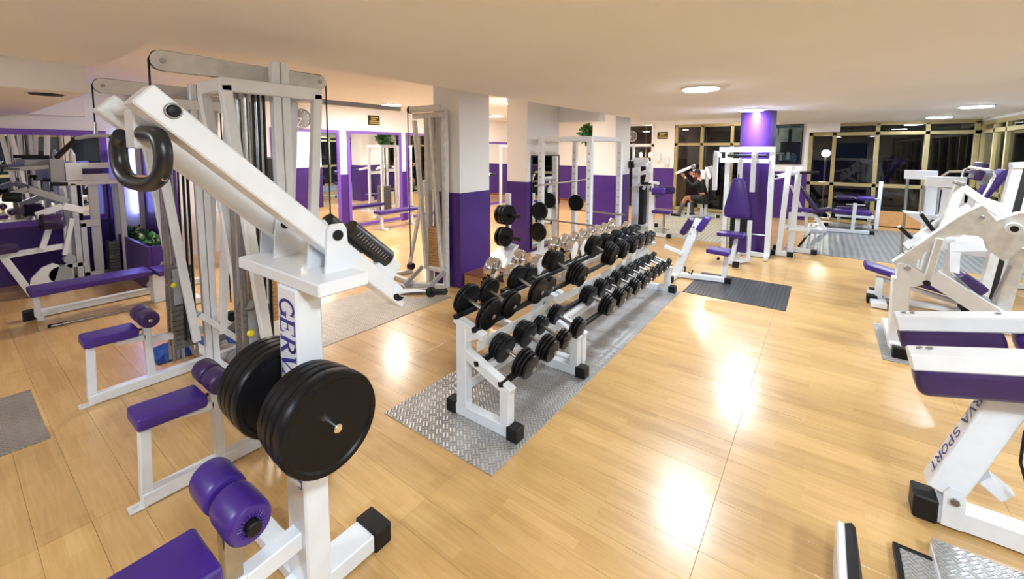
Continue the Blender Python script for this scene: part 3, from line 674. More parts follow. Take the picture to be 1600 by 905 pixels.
# ================================================================== DUMBBELL RACKS
def rack(y0, y1, label):
    T = Thing('dumbbell_rack', label, 'rack', (-1.8, (y0 + y1) / 2, 0), 'two-tier dumbbell racks')
    for y, sg in ((y0 + .04, 1), (y1 - .04, -1)):
        T.part('foot_beam', 'white', MB().box((-2.05, y - .035, .006), (-1.58, y + .035, .085), .005))
        for x in (() if (sg == 1 and y0 > 3) else (-2.085, -1.54)): T.part('rubber_cap', 'rubber', MB().box((x - .045, y - .045, 0), (x + .045, y + .045, .095), .006))
        T.part('rear_upright', 'white', MB().box((-2.035, y - .035, .08), (-1.945, y + .035, .69), .005))
        T.part('front_upright', 'white', MB().box((-1.645, y - .035, .08), (-1.57, y + .035, .335), .005))
        T.part('lower_arm', 'white', MB().beam((-1.97, y, .475), (-1.565, y, .31), .065, .07))
        T.part('upper_arm', 'white', MB().beam((-2.06, y, .70), (-1.80, y, .625), .065, .05).prism([(-1.95, y - .03, .56), (-1.95, y - .03, .66), (-1.82, y - .03, .62)], (0, .06, 0)))
    for nm, (x, z) in (('upper_rail', (-2.035, .722)), ('upper_rail', (-1.865, .668)), ('lower_rail', (-1.845, .435)), ('lower_rail', (-1.635, .358))):
        T.part(nm, 'rubber', MB().beam((x, y0, z), (x, y1, z), .04, .035, V((-.28, 0, 1))))
    T.part('tie_bar', 'white', MB().beam((-1.99, y0 + .05, .20), (-1.99, y1 - .05, .20), .04, .05).beam((-1.80, y0 + .05, .40), (-1.80, y1 - .05, .40), .03, .04))
    T.part('tray_strip', 'worn_white', MB().beam((-1.86, y0 + .03, .545), (-1.86, y1 - .03, .545), .006, .075, V((0, 0, 1)), .001))
    return T
rack(2.10, 3.14, 'short white two-tier dumbbell rack nearest the viewer')
rack(3.16, 5.76, 'long white two-tier dumbbell rack behind the short one')
def dumbbell(c, r, n, sep, name, label, group, tilt=-.30, mat='iron', yaw=0.0, cap='steel'):
    """plates on a steel handle, axis across the rack, far end higher"""
    a = V((math.cos(yaw), math.sin(yaw), 0)); a = (a * math.cos(tilt) + V((0, 0, math.sin(tilt)))).normalized(); c = V(c)
    T = Thing(name, label, 'dumbbell', tuple(c), group)
    th = .027
    T.part('handle', 'chrome' if mat == 'chrome' else 'steel', MB().cyl(c - a * (sep / 2), c + a * (sep / 2), .0145, 12))
    for sg in (-1, 1):
        for k in range(n):
            rr = r * (1.0 if k == 0 else (.97, .93, .86)[min(k - 1, 2)])
            p = c + a * (sg * (sep / 2 - (n * th) / 2 + k * th))
            T.part('plate', mat, MB().lathe(p - a * th * .47, a, [(0, rr * .78), (.003, rr * .96), (th * .3, rr), (th * .64, rr), (th * .85, rr * .96), (th * .94, rr * .78)], 28))
        e = c + a * (sg * (sep / 2 + (n * th) / 2))
        T.part('end_nut', cap, MB().lathe(e, a * sg, [(0, .019), (.006, .019), (.010, .010)], 12))
    return T
ORD = ['first', 'second', 'third', 'fourth', 'fifth', 'sixth', 'seventh', 'eighth', 'ninth', 'tenth', 'eleventh']
for k, (px, py, r, n) in enumerate(((825, 574, .103, 4), (859, 552, .102, 4), (883, 530, .078, 3), (905.5, 517, .092, 3))):
    y = atx(px, py, -1.57).y
    dumbbell((-1.695, y, .345 + r * .62 + .045), r, n, .25, 'dumbbell', '%s black dumbbell from the near end, lower tier of the short rack' % ORD[k], 'black dumbbells on the short rack, lower tier')
for k, (px, py, r, n, sp) in enumerate(((766, 496, .122, 2, .25), (799, 478, .108, 2, .25), (842, 463, .118, 2, .25), (860, 448, .092, 2, .23), (899, 440, .118, 5, .31))):
    y = atx(px, py, -1.83).y
    dumbbell((-1.945, y, .66 + r * .62 + .045), r, n, sp, 'dumbbell', ['wide thin-plate black dumbbell at the near end, upper tier of the short rack', 'second black dumbbell from the near end, upper tier of the short rack', 'third black dumbbell from the near end, upper tier of the short rack', 'small fourth black dumbbell, upper tier of the short rack', 'heavy four-plate black dumbbell at the far end, upper tier of the short rack'][k], 'black dumbbells on the short rack, upper tier')
for k, (px, py, r, n) in enumerate(((952, 490, .102, 4), (970, 477, .10, 4), (982, 463, .08, 3), (994, 455, .094, 4), (1005, 448, .092, 4), (1014, 440, .09, 3), (1023, 432, .085, 3), (1031, 426, .08, 3), (1039, 420, .075, 3), (1047, 415, .068, 2))):
    y = min(5.68, atx(px, py, -1.57).y)
    dumbbell((-1.695, y, .345 + r * .62 + .045), r, n, .24, 'dumbbell', '%s black dumbbell from the near end, lower tier of the long rack' % ORD[k], 'black dumbbells on the long rack, lower tier')
for k, (px, py, r, n) in enumerate(((955, 408, .132, 4), (973, 400, .115, 4), (988, 393, .112, 4), (1000, 386, .104, 3), (1010, 380, .096, 3), (1018, 376, .088, 3))):
    y = min(5.68, atx(px, py, -1.83).y)
    dumbbell((-1.945, y, .66 + r * .62 + .045), r, n, .25, 'dumbbell', '%s black dumbbell from the near end, upper tier of the long rack' % ORD[k], 'black dumbbells on the long rack, upper tier')

# chrome dumbbells on a low rack behind
T = Thing('chrome_dumbbell_rack', 'low white rack holding chrome dumbbells behind the black ones', 'rack', (-2.85, 5.1, 0))
for y in (3.55, 5.3, 7.3):
    T.part('end_frame', 'white', MB().box((-3.05, y - .03, 0), (-2.62, y + .03, .06), .004).box((-2.98, y - .03, .06), (-2.92, y + .03, .40), .004).box((-2.75, y - .03, .06), (-2.69, y + .03, .36), .004))
T.part('rail', 'rubber', MB().beam((-2.97, 3.5, .425), (-2.97, 7.35, .425), .05, .05)); T.part('rail', 'rubber', MB().beam((-2.70, 3.5, .385), (-2.70, 7.35, .385), .05, .05))
T.part('edge_strip', 'white', MB().beam((-2.66, 3.5, .36), (-2.66, 7.35, .36), .012, .07))
ys = (3.68, 4.2, 5.05, 5.33, 5.62, 5.9, 6.18, 6.45, 6.72, 7.02)
for k, y in enumerate(ys):
    r = (.125, .12, .135, .128, .122, .118, .114, .112, .11, .13)[k]; c = V((-2.83, y, .395 + r + .03)); a = V((1, .12, -.12)).normalized()
    lab = 'polished chrome dumbbell, %s from the near end of the low rack' % ORD[k]
    T = Thing('chrome_dumbbell', lab, 'dumbbell', tuple(c), 'chrome dumbbells on the low rack')
    T.part('handle', 'chrome', MB().cyl(c - a * .1, c + a * .1, .014, 12))
    for sg in (-1, 1):
        h = T.part('head', 'chrome', MB().lathe(c + a * sg * .065, a * sg, [(0, r * .55), (.012, r * .9), (.03, r * .96), (.085, r * .96), (.092, r), (.105, r), (.108, r * .9)], 32))
        T.part('end_disc', 'white', MB().lathe(c + a * sg * .172, a * sg, [(0, r * .86), (.003, r * .84)], 28), h, label='white painted end disc')
# brown step box by the column
T = Thing('step_box', 'open brown wooden step box on the floor against the first column', 'box', (-3.74, 4.48, 0))
T.part('top', 'wood_box', B((-3.915, 4.22, .185), (-3.60, 4.74, .205), .002)); T.part('side', 'ply', B((-3.91, 4.225, 0), (-3.605, 4.245, .185), .001)); T.part('side', 'wood_box', B((-3.91, 4.715, 0), (-3.605, 4.735, .185), .001)); T.part('back', 'wood_box', B((-3.912, 4.245, 0), (-3.895, 4.715, .185), .001))  # near side lighter: the light falling on it is put into its colour

# ================================================================== CABLE TOWERS
def cable_tower(y, label):
    T = Thing('cable_tower', label, 'gym machine', (-4.55, y, 0), 'cable crossover towers')
    def P(x, yy, z): return V((-4.55 + x, y + yy, z))
    m = 'worn_white'
    T.part('column', m, MB().beam(P(.44, 0, 0), P(.44, 0, 2.42), .07, .07)); T.part('column', m, MB().beam(P(.06, .05, 0), P(.06, .05, 2.40), .07, .09))
    T.part('frame_leg', m, MB().beam(P(-.12, -.03, 2.30), P(.10, -.05, .25), .05, .06)); T.part('frame_leg', m, MB().beam(P(.20, -.03, 2.36), P(.42, -.05, .2), .05, .06))
    T.part('top_bar', m, MB().beam(P(-.15, -.02, 2.36), P(.46, -.02, 2.36), .06, .07)); T.part('lower_bar', m, MB().beam(P(.06, -.04, .24), P(.46, -.04, .24), .05, .06))
    T.part('pulley_arm', m, MB().beam(P(-.19, -.05, 2.45), P(.40, -.05, 2.45), .045, .085)); T.part('pulley', 'rubber', MB().cyl(P(-.19, -.07, 2.45), P(-.19, -.02, 2.45), .05, 20))
    T.part('cable', 'rubber', MB().tube([P(-.245, -.045, 2.45), P(-.24, -.05, 1.2), P(-.22, -.06, .35)], .007, 6))
    T.part('ladder', m, MB().beam(P(-.12, .15, 1.45), P(-.50, .12, .02), .05, .045))
    st = MB()
    for k in range(14): st.box(P(.11, -.02, .26 + k * .04), P(.40, .12, .295 + k * .04), .003)
    T.part('weight_stack', 'ply', st, kind='stuff')
    gr = MB()
    for k in range(2): gr.cyl(P(.19 + k * .13, .05, .2), P(.19 + k * .13, .05, 2.4), .012, 8)
    T.part('guide_rod', 'steel', gr)
    T.part('base_frame', m, MB().beam(P(-.55, -.15, .03), P(.02, -.22, .03), .06, .06).beam(P(-.55, -.15, .03), P(-.5, .2, .03), .06, .06).beam(P(.05, -.25, .03), P(.46, -.05, .03), .06, .06))
    for q0, q1 in ((.02, -.05), (.46, .36)): T.part('stirrup', 'grey', MB().beam(P(q0, -.05, .24), P(q1, -.32, .02), .03, .06))
    T.part('low_pulley', 'rubber', MB().cyl(P(-.27, -.05, .2), P(-.19, -.05, .2), .05, 16))
    return T
cable_tower(4.08, 'narrow worn white cable tower standing against the first column')
cable_tower(1.75, 'worn white cable tower hidden behind the pulldown machines')
single('crossover_bar', MB().beam((-4.98, 1.7, 2.475), (-4.98, 4.05, 2.475), .05, .06), 'grey', 'long grey overhead bar joining the two cable towers', 'bar')

# ================================================================== RACK FRAME AND PLATE TREE
T = Thing('squat_rack', 'white four-post barbell rack behind the chrome dumbbells', 'rack', (-3.6, 7.1, 0))
RX = (-4.08, -3.13); RY = (6.45, 7.72)
for x in RX:
    for y in RY:
        u = T.part('upright', 'white', MB().box((x - .044, y - .044, .06), (x + .044, y + .044, 2.12), .004))
        hk = MB()
        for k in range(9): hk.box((x - .012, y - .05, .7 + k * .14), (x + .012, y - .034, .73 + k * .14), .002)
        T.part('hooks', 'steel', hk, u, kind='stuff')
    T.part('base_beam', 'white', MB().box((x - .06, RY[0] - .25, 0), (x + .06, RY[1] + .2, .06), .004))
    T.part('top_beam', 'white', MB().box((x - .035, RY[0], 2.05), (x + .035, RY[1], 2.12), .004))
for y in RY:
    T.part('top_beam', 'white', MB().box((RX[0], y - .035, 2.05), (RX[1], y + .035, 2.12), .004))
for y, z in ((RY[0], .66), (RY[1], .68)): single('barbell', MB().cyl((-4.15, y - .06, z), (-2.98, y - .06, z - .01), .016, 12), 'steel', 'straight steel bar across the rack frame, %s' % ('on the near posts' if y < 7 else 'on the far posts'), 'bar', 'bars on the rack frame')
T = Thing('long_barbell', 'long steel barbell resting along the left side of the rack', 'bar', (-4.02, 7.0, 1.2))
T.part('shaft', 'steel', MB().cyl((-4.03, 6.15, 1.27), (-4.03, 8.3, 1.27), .015, 12)); T.part('collar', 'steel', MB().cyl((-4.03, 6.5, 1.27), (-4.03, 6.53, 1.27), .03, 16))
for k, (px, py, Y, r) in enumerate(((843, 330, 6.37, .165), (840.6, 362.5, 6.37, .17), (863, 313, 7.62, .17), (900, 317, 7.62, .165))):
    p = aty(px, py, Y)
    plate(0, .05, r, ['black plate hung on the near left post of the rack, upper of two', 'black plate hung on the near left post of the rack, lower of two', 'black plate on the far left post of the rack', 'black plate hung between the far posts of the rack'][k], 'plates hung on the rack frame', ax=V((0, -1, 0)), loc=(p.x, p.y, p.z))
    T.part('plate_peg', 'steel', MB().cyl((p.x, Y - .012, p.z), (p.x, Y + .08, p.z), .016, 10))
T = Thing('plate_tree', 'white plate tree with black plates beside the first column', 'rack', (-4.3, 5.6, 0))
T.part('base', 'white', MB().prism([(-4.62, 5.45, 0), (-4.08, 5.35, 0), (-4.15, 5.75, .26), (-4.45, 5.8, .26)], (0, .12, 0)))
T.part('post', 'white', MB().box((-4.36, 5.74, 0), (-4.28, 5.82, 1.15), .004))
for z in (.42, .80): T.part('peg', 'rubber', MB().cyl((-4.5, 5.70, z), (-3.98, 5.64, z), .03, 14))
for k, (z, x) in enumerate(((.42, -4.38), (.42, -4.30), (.80, -4.38), (.80, -4.31), (.80, -4.24))):
    plate(0, .06, .17, 'black plate on the plate tree, %s' % ['inner of the low peg', 'outer of the low peg', 'innermost of the high peg', 'middle of the high peg', 'outermost of the high peg'][k], 'plates on the plate tree', ax=V((1, -.1, 0)), loc=(x, 5.68, z))

# ================================================================== PREACHER CURL BENCH
def caps(T, pts, sx=.045, sy=.045, h=.085):
    for (x, y) in pts: T.part('rubber_cap', 'rubber', MB().box((x - sx, y - sy, 0), (x + sx, y + sy, h), .006))
T = Thing('preacher_bench', 'white preacher curl bench with two purple arm pads at the end of the racks', 'bench', (-1.3, 6.5, 0))
T.part('base_beam', 'white', MB().beam((-1.68, 6.48, .045), (-1.06, 6.60, .045), .07, .07)); caps(T, ((-1.02, 6.61),))
T.part('cross_foot', 'white', B((-1.74, 6.2, .01), (-1.66, 6.8, .07))); caps(T, ((-1.70, 6.17), (-1.70, 6.83)))
T.part('slanted_post', 'white', MB().beam((-1.70, 6.48, .05), (-1.40, 6.46, .90), .10, .11, (1, 0, -.35)))
T.part('bolt', 'steel', MB().cyl((-1.46, 6.40, .80), (-1.46, 6.395, .80), .014, 10).cyl((-1.50, 6.40, .70), (-1.50, 6.395, .70), .01, 10))
rt_ = Matrix.Rotation(math.radians(-68), 3, 'Y')
T.part('arm_pad', 'dark_purple', MB().pad((-1.56, 6.47, .79), (.27, .20, .085), ry(-62), .03)); T.part('arm_pad', 'purple', MB().pad((-1.345, 6.47, .845), (.23, .22, .085), ry(-62), .03))
T.part('bar_rest', 'white', MB().beam((-1.60, 6.42, .38), (-1.86, 6.40, .46), .05, .05)); T.part('hook', 'rubber', MB().tube([(-1.52, 6.42, .12), (-1.47, 6.42, .10), (-1.45, 6.42, .16)], .01, 6))
T.part('seat_post', 'white', MB().beam((-1.07, 6.60, .04), (-1.05, 6.60, .42), .06, .06, (0, 1, 0))); T.part('seat', 'purple', MB().pad((-1.15, 6.58, .455), (.30, .24, .07), ry(2), .025)); T.part('adjust_knob', 'rubber', MB().cyl((-1.14, 6.5, .36), (-1.14, 6.54, .36), .02, 10))

# ================================================================== CHEST PRESS AT THE PILLAR
T = Thing('chest_press_machine', 'white butterfly chest machine with a tall purple back pad before the pillar', 'gym machine', (-1.1, 8.3, 0))
T.part('upright', 'white', B((-1.46, 8.55, 0), (-1.38, 8.65, 1.86))); T.part('upright', 'white', B((-.77, 8.55, .02), (-.685, 8.68, 1.93)))
T.part('top_beam', 'white', B((-1.56, 8.53, 1.86), (-.69, 8.66, 1.95))); T.part('top_beam', 'white', B((-1.54, 8.50, 1.67), (-.76, 8.60, 1.745)))
T.part('cam_roller', 'rubber', MB().cyl((-1.42, 8.52, 1.80), (-.80, 8.52, 1.80), .022, 12))
for x in (-1.55, -.96): T.part('swing_arm', 'white', MB().beam((x, 8.55, 1.79), (x, 8.17, 1.84), .06, .08).beam((x, 8.2, 1.85), (x, 8.2, 1.19), .075, .06, (0, 1, 0)))
bp = [(-.10, .74), (.10, .74), (.185, .76), (.205, .84), (.185, .95), (.13, 1.20), (.10, 1.36), (.06, 1.425), (-.06, 1.425), (-.10, 1.36), (-.13, 1.20), (-.185, .95), (-.205, .84), (-.185, .76)]
def softpad(pts, y0, th, tr):
    mb = MB(); n = len(pts); o = 0
    cx = sum(p[0] for p in pts) / n; cz = sum(p[1] for p in pts) / n
    lay = [(0, .80), (.012, .93), (th * .35, 1.0), (th * .7, 1.0), (th - .008, .95), (th, .85)]
    vs = [tr(cx + (p[0] - cx) * s_, y0 + d, cz + (p[1] - cz) * s_) for d, s_ in lay for p in pts]
    fs = [(j * n + i, j * n + (i + 1) % n, (j + 1) * n + (i + 1) % n, (j + 1) * n + i) for j in range(len(lay) - 1) for i in range(n)]
    return mb.add(vs, fs + [tuple(range(n)), tuple(range((len(lay) - 1) * n, len(lay) * n))])
T.part('back_pad', 'purple', softpad(bp, 0, .09, lambda a, d, z: V((-1.155 + a, 8.0 + d, z))))
T.part('back_post', 'white', MB().beam((-1.15, 8.14, .05), (-1.15, 8.14, 1.75), .07, .07)); T.part('pad_pin', 'rubber', MB().cyl((-1.16, 8.10, 1.40), (-1.16, 8.10, 1.50), .008, 8))
T.part('seat', 'purple', MB().pad((-1.19, 7.82, .50), (.40, .30, .065), None, .025)); T.part('lower_cushion', 'purple', MB().pad((-1.08, 7.98, .33), (.22, .10, .30), None, .03))
T.part('side_strut', 'white', B((-.985, 8.02, .02), (-.92, 8.09, .72))); T.part('foot_frame', 'white', MB().beam((-1.16, 7.70, .05), (-1.16, 8.6, .05), .08, .08).beam((-1.13, 7.72, .05), (-.95, 8.05, .05), .06, .06).beam((-1.16, 7.78, .06), (-1.12, 7.98, .44), .06, .06))
T.part('base_beam', 'white', MB().box((-1.5, 8.56, .01), (-.72, 8.64, .08), .004).box((-.76, 8.3, .01), (-.69, 8.7, .08), .004)); caps(T, ((-.725, 8.70), (-1.07, 7.62), (-1.48, 8.62)))
T.part('stack_rod', 'steel', MB().cyl((-.98, 8.6, .40), (-.70, 8.6, .40), .012, 8))
st = MB()
for k in range(14): st.box((-1.33, 8.57, .1 + k * .042), (-1.05, 8.68, .138 + k * .042), .003)
T.part('weight_stack', 'rubber', st, kind='stuff')

# ================================================================== STANDING MACHINE RIGHT OF THE PILLAR
T = Thing('rowing_station', 'white two-post machine with black handles right of the purple pillar', 'gym machine', (-.4, 9.0, 0))
T.part('front_post', 'white', MB().beam((-.58, 8.92, .03), (-.50, 8.98, 1.62), .085, .085, (0, 1, 0))); T.part('rear_post', 'white', MB().beam((-.42, 9.26, .03), (-.36, 9.28, 1.60), .095, .085, (0, 1, 0)))
T.part('pivot_arm', 'white', MB().beam((-.74, 8.9, 1.40), (-.34, 9.2, 1.52), .06, .07)); T.part('handle', 'rubber', MB().cyl((-.34, 9.12, 1.50), (-.07, 9.18, 1.51), .026, 12)); T.part('handle', 'rubber', MB().cyl((-.78, 8.86, 1.40), (-.66, 8.9, 1.44), .024, 12))
T.part('foot_beam', 'white', MB().beam((-.62, 8.93, .05), (-.46, 8.95, .05), .09, .09)); T.part('foot_beam', 'white', MB().beam((-.52, 9.42, .05), (-.12, 9.40, .05), .07, .08)); caps(T, ((-.40, 8.93), (-.06, 9.40), (-.68, 8.95), (-.66, 9.45)))
T.part('foot_rest', 'white', MB().beam((-.48, 9.2, .46), (-.16, 9.35, .46), .07, .06).beam((-.16, 9.36, .46), (-.22, 9.40, .07), .05, .05)); T.part('link_rod', 'rubber', MB().cyl((-.14, 9.36, .40), (-.30, 9.38, .12), .02, 8))
single('floor_board', MB().beam((-.80, 9.7, .0), (-.84, 9.75, 1.05), .10, .02, (0, 1, 0)), 'ply', 'tan wooden board standing upright behind the pillar', 'board')

# ================================================================== INCLINE BENCH AND LEG CURL BENCH AT THE FAR WINDOWS
T = Thing('incline_bench', 'white bench with a steep dark purple backrest under the wall picture', 'bench', (-.3, 12.3, 0))
T.part('back_pad', 'dark_purple', MB().pad((-.36, 12.2, .92), (1.12, .30, .085), ry(57), .03)); T.part('seat', 'dark_purple', MB().pad((.01, 12.2, .50), (.36, .32, .085), ry(-16), .03))
T.part('base_beam', 'white', MB().beam((-.78, 12.12, .04), (.13, 12.12, .04), .07, .07).beam((-.75, 12.38, .04), (.1, 12.38, .04), .06, .06)); T.part('seat_beam', 'white', MB().beam((-.62, 12.2, .36), (-.10, 12.2, .38), .07, .08).beam((-.12, 12.2, .39), (.09, 12.16, .06), .07, .08))
T.part('rear_post', 'white', MB().beam((-.60, 12.2, .05), (-.60, 12.2, .40), .06, .06)); T.part('back_strut', 'white', MB().beam((-.34, 12.2, .42), (-.62, 12.2, 1.06), .05, .05)); T.part('front_hook', 'white', MB().tube([(.10, 12.05, .48), (.17, 12.05, .42), (.14, 12.05, .32)], .018, 8))
T.part('small_seat', 'purple', MB().pad((-.36, 11.2, .60), (.42, .34, .06), None, .02)); T.part('small_seat_legs', 'white', MB().beam((-.25, 11.2, .56), (-.25, 11.25, .04), .05, .05).beam((-.45, 11.2, .56), (-.45, 11.25, .04), .05, .05).beam((-.50, 11.25, .04), (-.50, 12.1, .04), .05, .05))
T = Thing('leg_curl_bench', 'low white bench with purple cushions in front of the wide far window', 'bench', (.65, 12.7, 0))
T.part('front_beam', 'white', MB().beam((.05, 12.28, .05), (.90, 12.40, .05), .07, .075)); T.part('rear_beam', 'white', MB().beam((.18, 13.2, .05), (1.0, 13.35, .05), .07, .075)); caps(T, ((.95, 12.41), (1.07, 13.36), (.12, 13.2)))
T.part('upright', 'white', MB().beam((.60, 12.36, .05), (.62, 12.36, .70), .07, .07, (0, 1, 0))); T.part('side_leg', 'white', MB().beam((.36, 13.1, .05), (.36, 13.05, .34), .06, .06)); T.part('side_leg', 'white', MB().beam((.93, 13.2, .05), (.93, 13.15, .34), .06, .06)); T.part('seat_frame', 'white', B((.28, 12.5, .345), (.98, 13.2, .40)))
T.part('seat', 'purple', MB().pad((.40, 12.62, .46), (.36, .26, .10), None, .035)); T.part('seat', 'purple', MB().pad((.78, 12.66, .46), (.34, .26, .10), None, .035)); T.part('rear_cushion', 'dark_purple', MB().pad((.58, 12.95, .50), (.56, .24, .09), None, .035))
T.part('roller', 'dark_purple', MB().roll((.28, 12.75, .78), (.62, 12.78, .78), .052, 16)); T.part('roller', 'purple', MB().roll((.66, 12.78, .78), (.98, 12.82, .78), .06, 16)); T.part('axle', 'steel', MB().cyl((.24, 12.75, .78), (1.08, 12.83, .78), .016, 8).cyl((.46, 12.4, .66), (.80, 12.42, .66), .016, 8))
T.part('end_post', 'white', MB().beam((1.06, 13.0, .05), (1.09, 13.0, 1.18), .075, .05, (0, 1, 0)))

# ================================================================== STEEP-LEVER MACHINE, NEAR RIGHT
T = Thing('lever_squat_machine', 'white machine at near right with lettered slanted post and two long padded arms', 'gym machine', (.8, 2.95, 0))
# profile in the x-z plane
sl0 = V((.585, 2.955, .19)); sl1 = V((.80, 2.955, .83)); sd = (sl1 - sl0).normalized(); sn = V((-sd.z, 0, sd.x))
po = T.part('slanted_post', 'white', MB().beam(sl0 - sd * .02, sl1, .11, .135, sn))
u0 = sl1 + sn * .0675 - sd * .02
for wd, off in (('GERVA', 0.0), ('SPORT', .066 * .84 * 5 + .03)):
    tb = MB(); lettering(tb, wd, u0 - sd * (off + .03) + V((0, .034, 0)), -sd, (0, -1, 0), sn, .066, .84)
    T.part('lettering', 'navy', tb, po, label='navy serif lettering reading ' + wd)
for hy in (2.885, 3.012): T.part('hinge_plate', 'white', MB().prism([(.575, hy, .02), (.655, hy, .02), (.655, hy, .19), (.635, hy, .225), (.595, hy, .225), (.575, hy, .19)], (0, .012, 0)))
T.part('hinge_bolt', 'steel', MB().cyl((.615, 2.872, .165), (.615, 3.035, .165), .015, 12).cyl((.615, 2.868, .165), (.615, 2.876, .165), .02, 6))
T.part('base_beam', 'white', B((.56, 2.90, .012), (2.1, 3.01, .11))); T.part('rubber_cap', 'rubber', B((.47, 2.89, 0), (.565, 3.02, .125), .008)); T.part('cross_foot', 'white', B((2.0, 2.4, .01), (2.1, 3.5, .09)))
for y, ty in ((2.74, 'near'), (3.25, 'far')):
    a = V((.385, y, .885 if ty == 'near' else .90)); e = V((1.75, y, 1.215)); d = (e - a).normalized(); n = V((-d.z, 0, d.x))
    T.part('pad_arm', 'white', MB().beam(a + n * .012, e + n * .012, .13, .078, n, .008))
    L = 1.3 if ty == 'near' else .42
    T.part('long_pad', 'dark_purple', MB().pad(a + d * (L / 2) - n * .085, (L, .15, .125), ry(-math.degrees(math.atan2(d.z, d.x))), .045))
    if ty == 'far': T.part('long_pad', 'purple', MB().pad(a + d * .66 - n * .09, (.42, .14, .115), ry(-math.degrees(math.atan2(d.z, d.x))), .045))
    bl = MB()
    for t_ in (.05, .085, .42): bl.cyl(a + d * t_ + n * .05 + V((0, .02, 0)), a + d * t_ + n * .058 + V((0, .02, 0)), .014, 8)
    T.part('bolts', 'steel', bl, kind='stuff')
T.part('arm_bridge', 'white', MB().beam((1.3, 2.74, 1.09), (1.3, 3.25, 1.09), .08, .08).beam((.80, 2.955, .80), (1.32, 2.955, 1.06), .09, .10)); T.part('support_post', 'white', MB().beam((1.5, 2.955, .1), (1.45, 2.955, 1.12), .10, .10))
T.part('lower_link', 'white', MB().beam((.72, 2.955, .30), (.80, 2.955, .24), .06, .07).beam((.92, 2.955, .40), (1.6, 2.955, .22), .06, .07)); T.part('link_bolt', 'steel', MB().cyl((.95, 2.90, .39), (.95, 3.0, .39), .03, 14))
T.part('cable', 'rubber', MB().tube([(.86, 2.89, .78), (.805, 2.86, .62), (.80, 2.85, .48), (.83, 2.84, .36), (.92, 2.83, .27), (1.05, 2.82, .22)], .006, 8))
# foot platform at the bottom right, two stepped checker plates
T = Thing('foot_platform', 'stepped bright checker-plate foot platform at the bottom right corner', 'platform', (.6, 2.3, 0))
T.part('lower_plate', 'checker_bright', B((.385, 1.9, .012), (.52, 2.575, .03), .001)); T.part('upper_plate', 'checker_bright', B((.505, 1.9, .06), (1.05, 2.66, .085), .001)); T.part('rubber_edge', 'rubber', MB().box((.365, 1.9, 0), (.385, 2.59, .04), .002).box((.365, 2.575, 0), (.52, 2.60, .032), .002)); T.part('riser', 'white', B((.50, 1.9, 0), (.508, 2.65, .06), .001))
T = Thing('padded_foot_bar', 'white bar end with a thick black rubber pad at the bottom edge of the photo', 'bar', (.19, 2.2, 0))
T.part('bar', 'white', B((.135, 1.7, 0), (.165, 2.33, .22), .006)); T.part('rubber_pad', 'rubber', MB().prism([(.166, 2.34, .0), (.166, 2.34, .21), (.19, 2.34, .225), (.205, 2.34, .21), (.24, 2.34, 0)], (0, -.7, 0)))

# ================================================================== LEG PRESS AT RIGHT
T = Thing('leg_press_machine', 'large white leg press at right with lettered lever plate and handles', 'gym machine', (1.0, 5.5, 0))
def P2(Y, pts): return [aty(px, py, Y) for px, py in pts]
YL = 5.22
T.part('front_post', 'white', MB().beam((.645, 5.28, .05), (.635, 5.28, .72), .125, .13, (0, 1, 0))); T.part('base_plate', 'white', B((.585, 5.14, .06), (.72, 5.9, .12))); T.part('rubber_cap', 'rubber', B((.60, 5.09, 0), (.73, 5.17, .105), .006))
T.part('post_bracket', 'white', MB().prism([(.60, YL - .02, .70), (.70, YL - .02, .66), (.80, YL - .02, .70), (.80, YL - .02, .78), (.68, YL - .02, .86), (.60, YL - .02, .86)], (0, .14, 0))); T.part('pivot_bolt', 'steel', MB().cyl((.665, YL - .035, .83), (.665, YL + .13, .83), .024, 16))
T.part('base_beam', 'white', B((.62, 5.22, .01), (2.3, 5.34, .10)))
lev = P2(YL, ((1395, 410), (1500, 338), (1535, 321), (1557, 345), (1594, 333), (1640, 336), (1640, 360), (1612, 376), (1570, 409), (1546, 392), (1541, 377), (1527, 369), (1500, 367), (1473, 372), (1455, 384), (1412, 432)))
lv = T.part('lever_plate', 'worn_white', MB().prism(lev, (0, .10, 0)))
a_ = aty(1397, 407, YL); b_ = aty(1535, 322, YL); ld = (b_ - a_).normalized(); ln = V((-ld.z, 0, ld.x))
for wd, off in (('GERVA', .12), ('SPORT', .12 + .072 * .84 * 5 + .05)):
    tb = MB(); lettering(tb, wd, b_ - ld * (off - .06) + ln * .002 + V((0, .084, 0)), -ld, (0, -1, 0), ln, .066, .84)
    T.part('lettering', 'black_paint', tb, lv, label='black serif lettering reading ' + wd)
hb = aty(1583, 357, YL); T.part('lever_hub', 'white', MB().cyl(hb - V((0, .03, 0)), hb + V((0, .12, 0)), .05, 24)); T.part('hub_hole', 'rubber', MB().cyl(hb - V((0, .034, 0)), hb - V((0, .028, 0)), .026, 20))
hb = aty(1534, 340, YL); T.part('lever_bolt', 'steel', MB().cyl(hb - V((0, .006, 0)), hb, .018, 14))
for dy in (0, .22):
    q0 = aty(1468, 372, YL) + V((0, dy, 0)); q1 = aty(1447, 440, YL) + V((0, dy, 0)); T.part('lever_link', 'worn_white', MB().beam(q0, q1, .05, .07))
q1 = aty(1447, 441, YL); T.part('link_knob', 'rubber', MB().cyl(q1 - V((0, .04, 0)), q1 + V((0, .28, 0)), .026, 14))
q0 = aty(1455, 430, YL + .05); q1 = aty(1570, 503, YL + .05); T.part('diagonal_beam', 'white', MB().beam(q0, q1, .14, .14)); T.part('diagonal_cover', 'grey', MB().beam(q0 + V((.16, .12, .0)), q1 + V((-.05, .12, .06)), .16, .02))
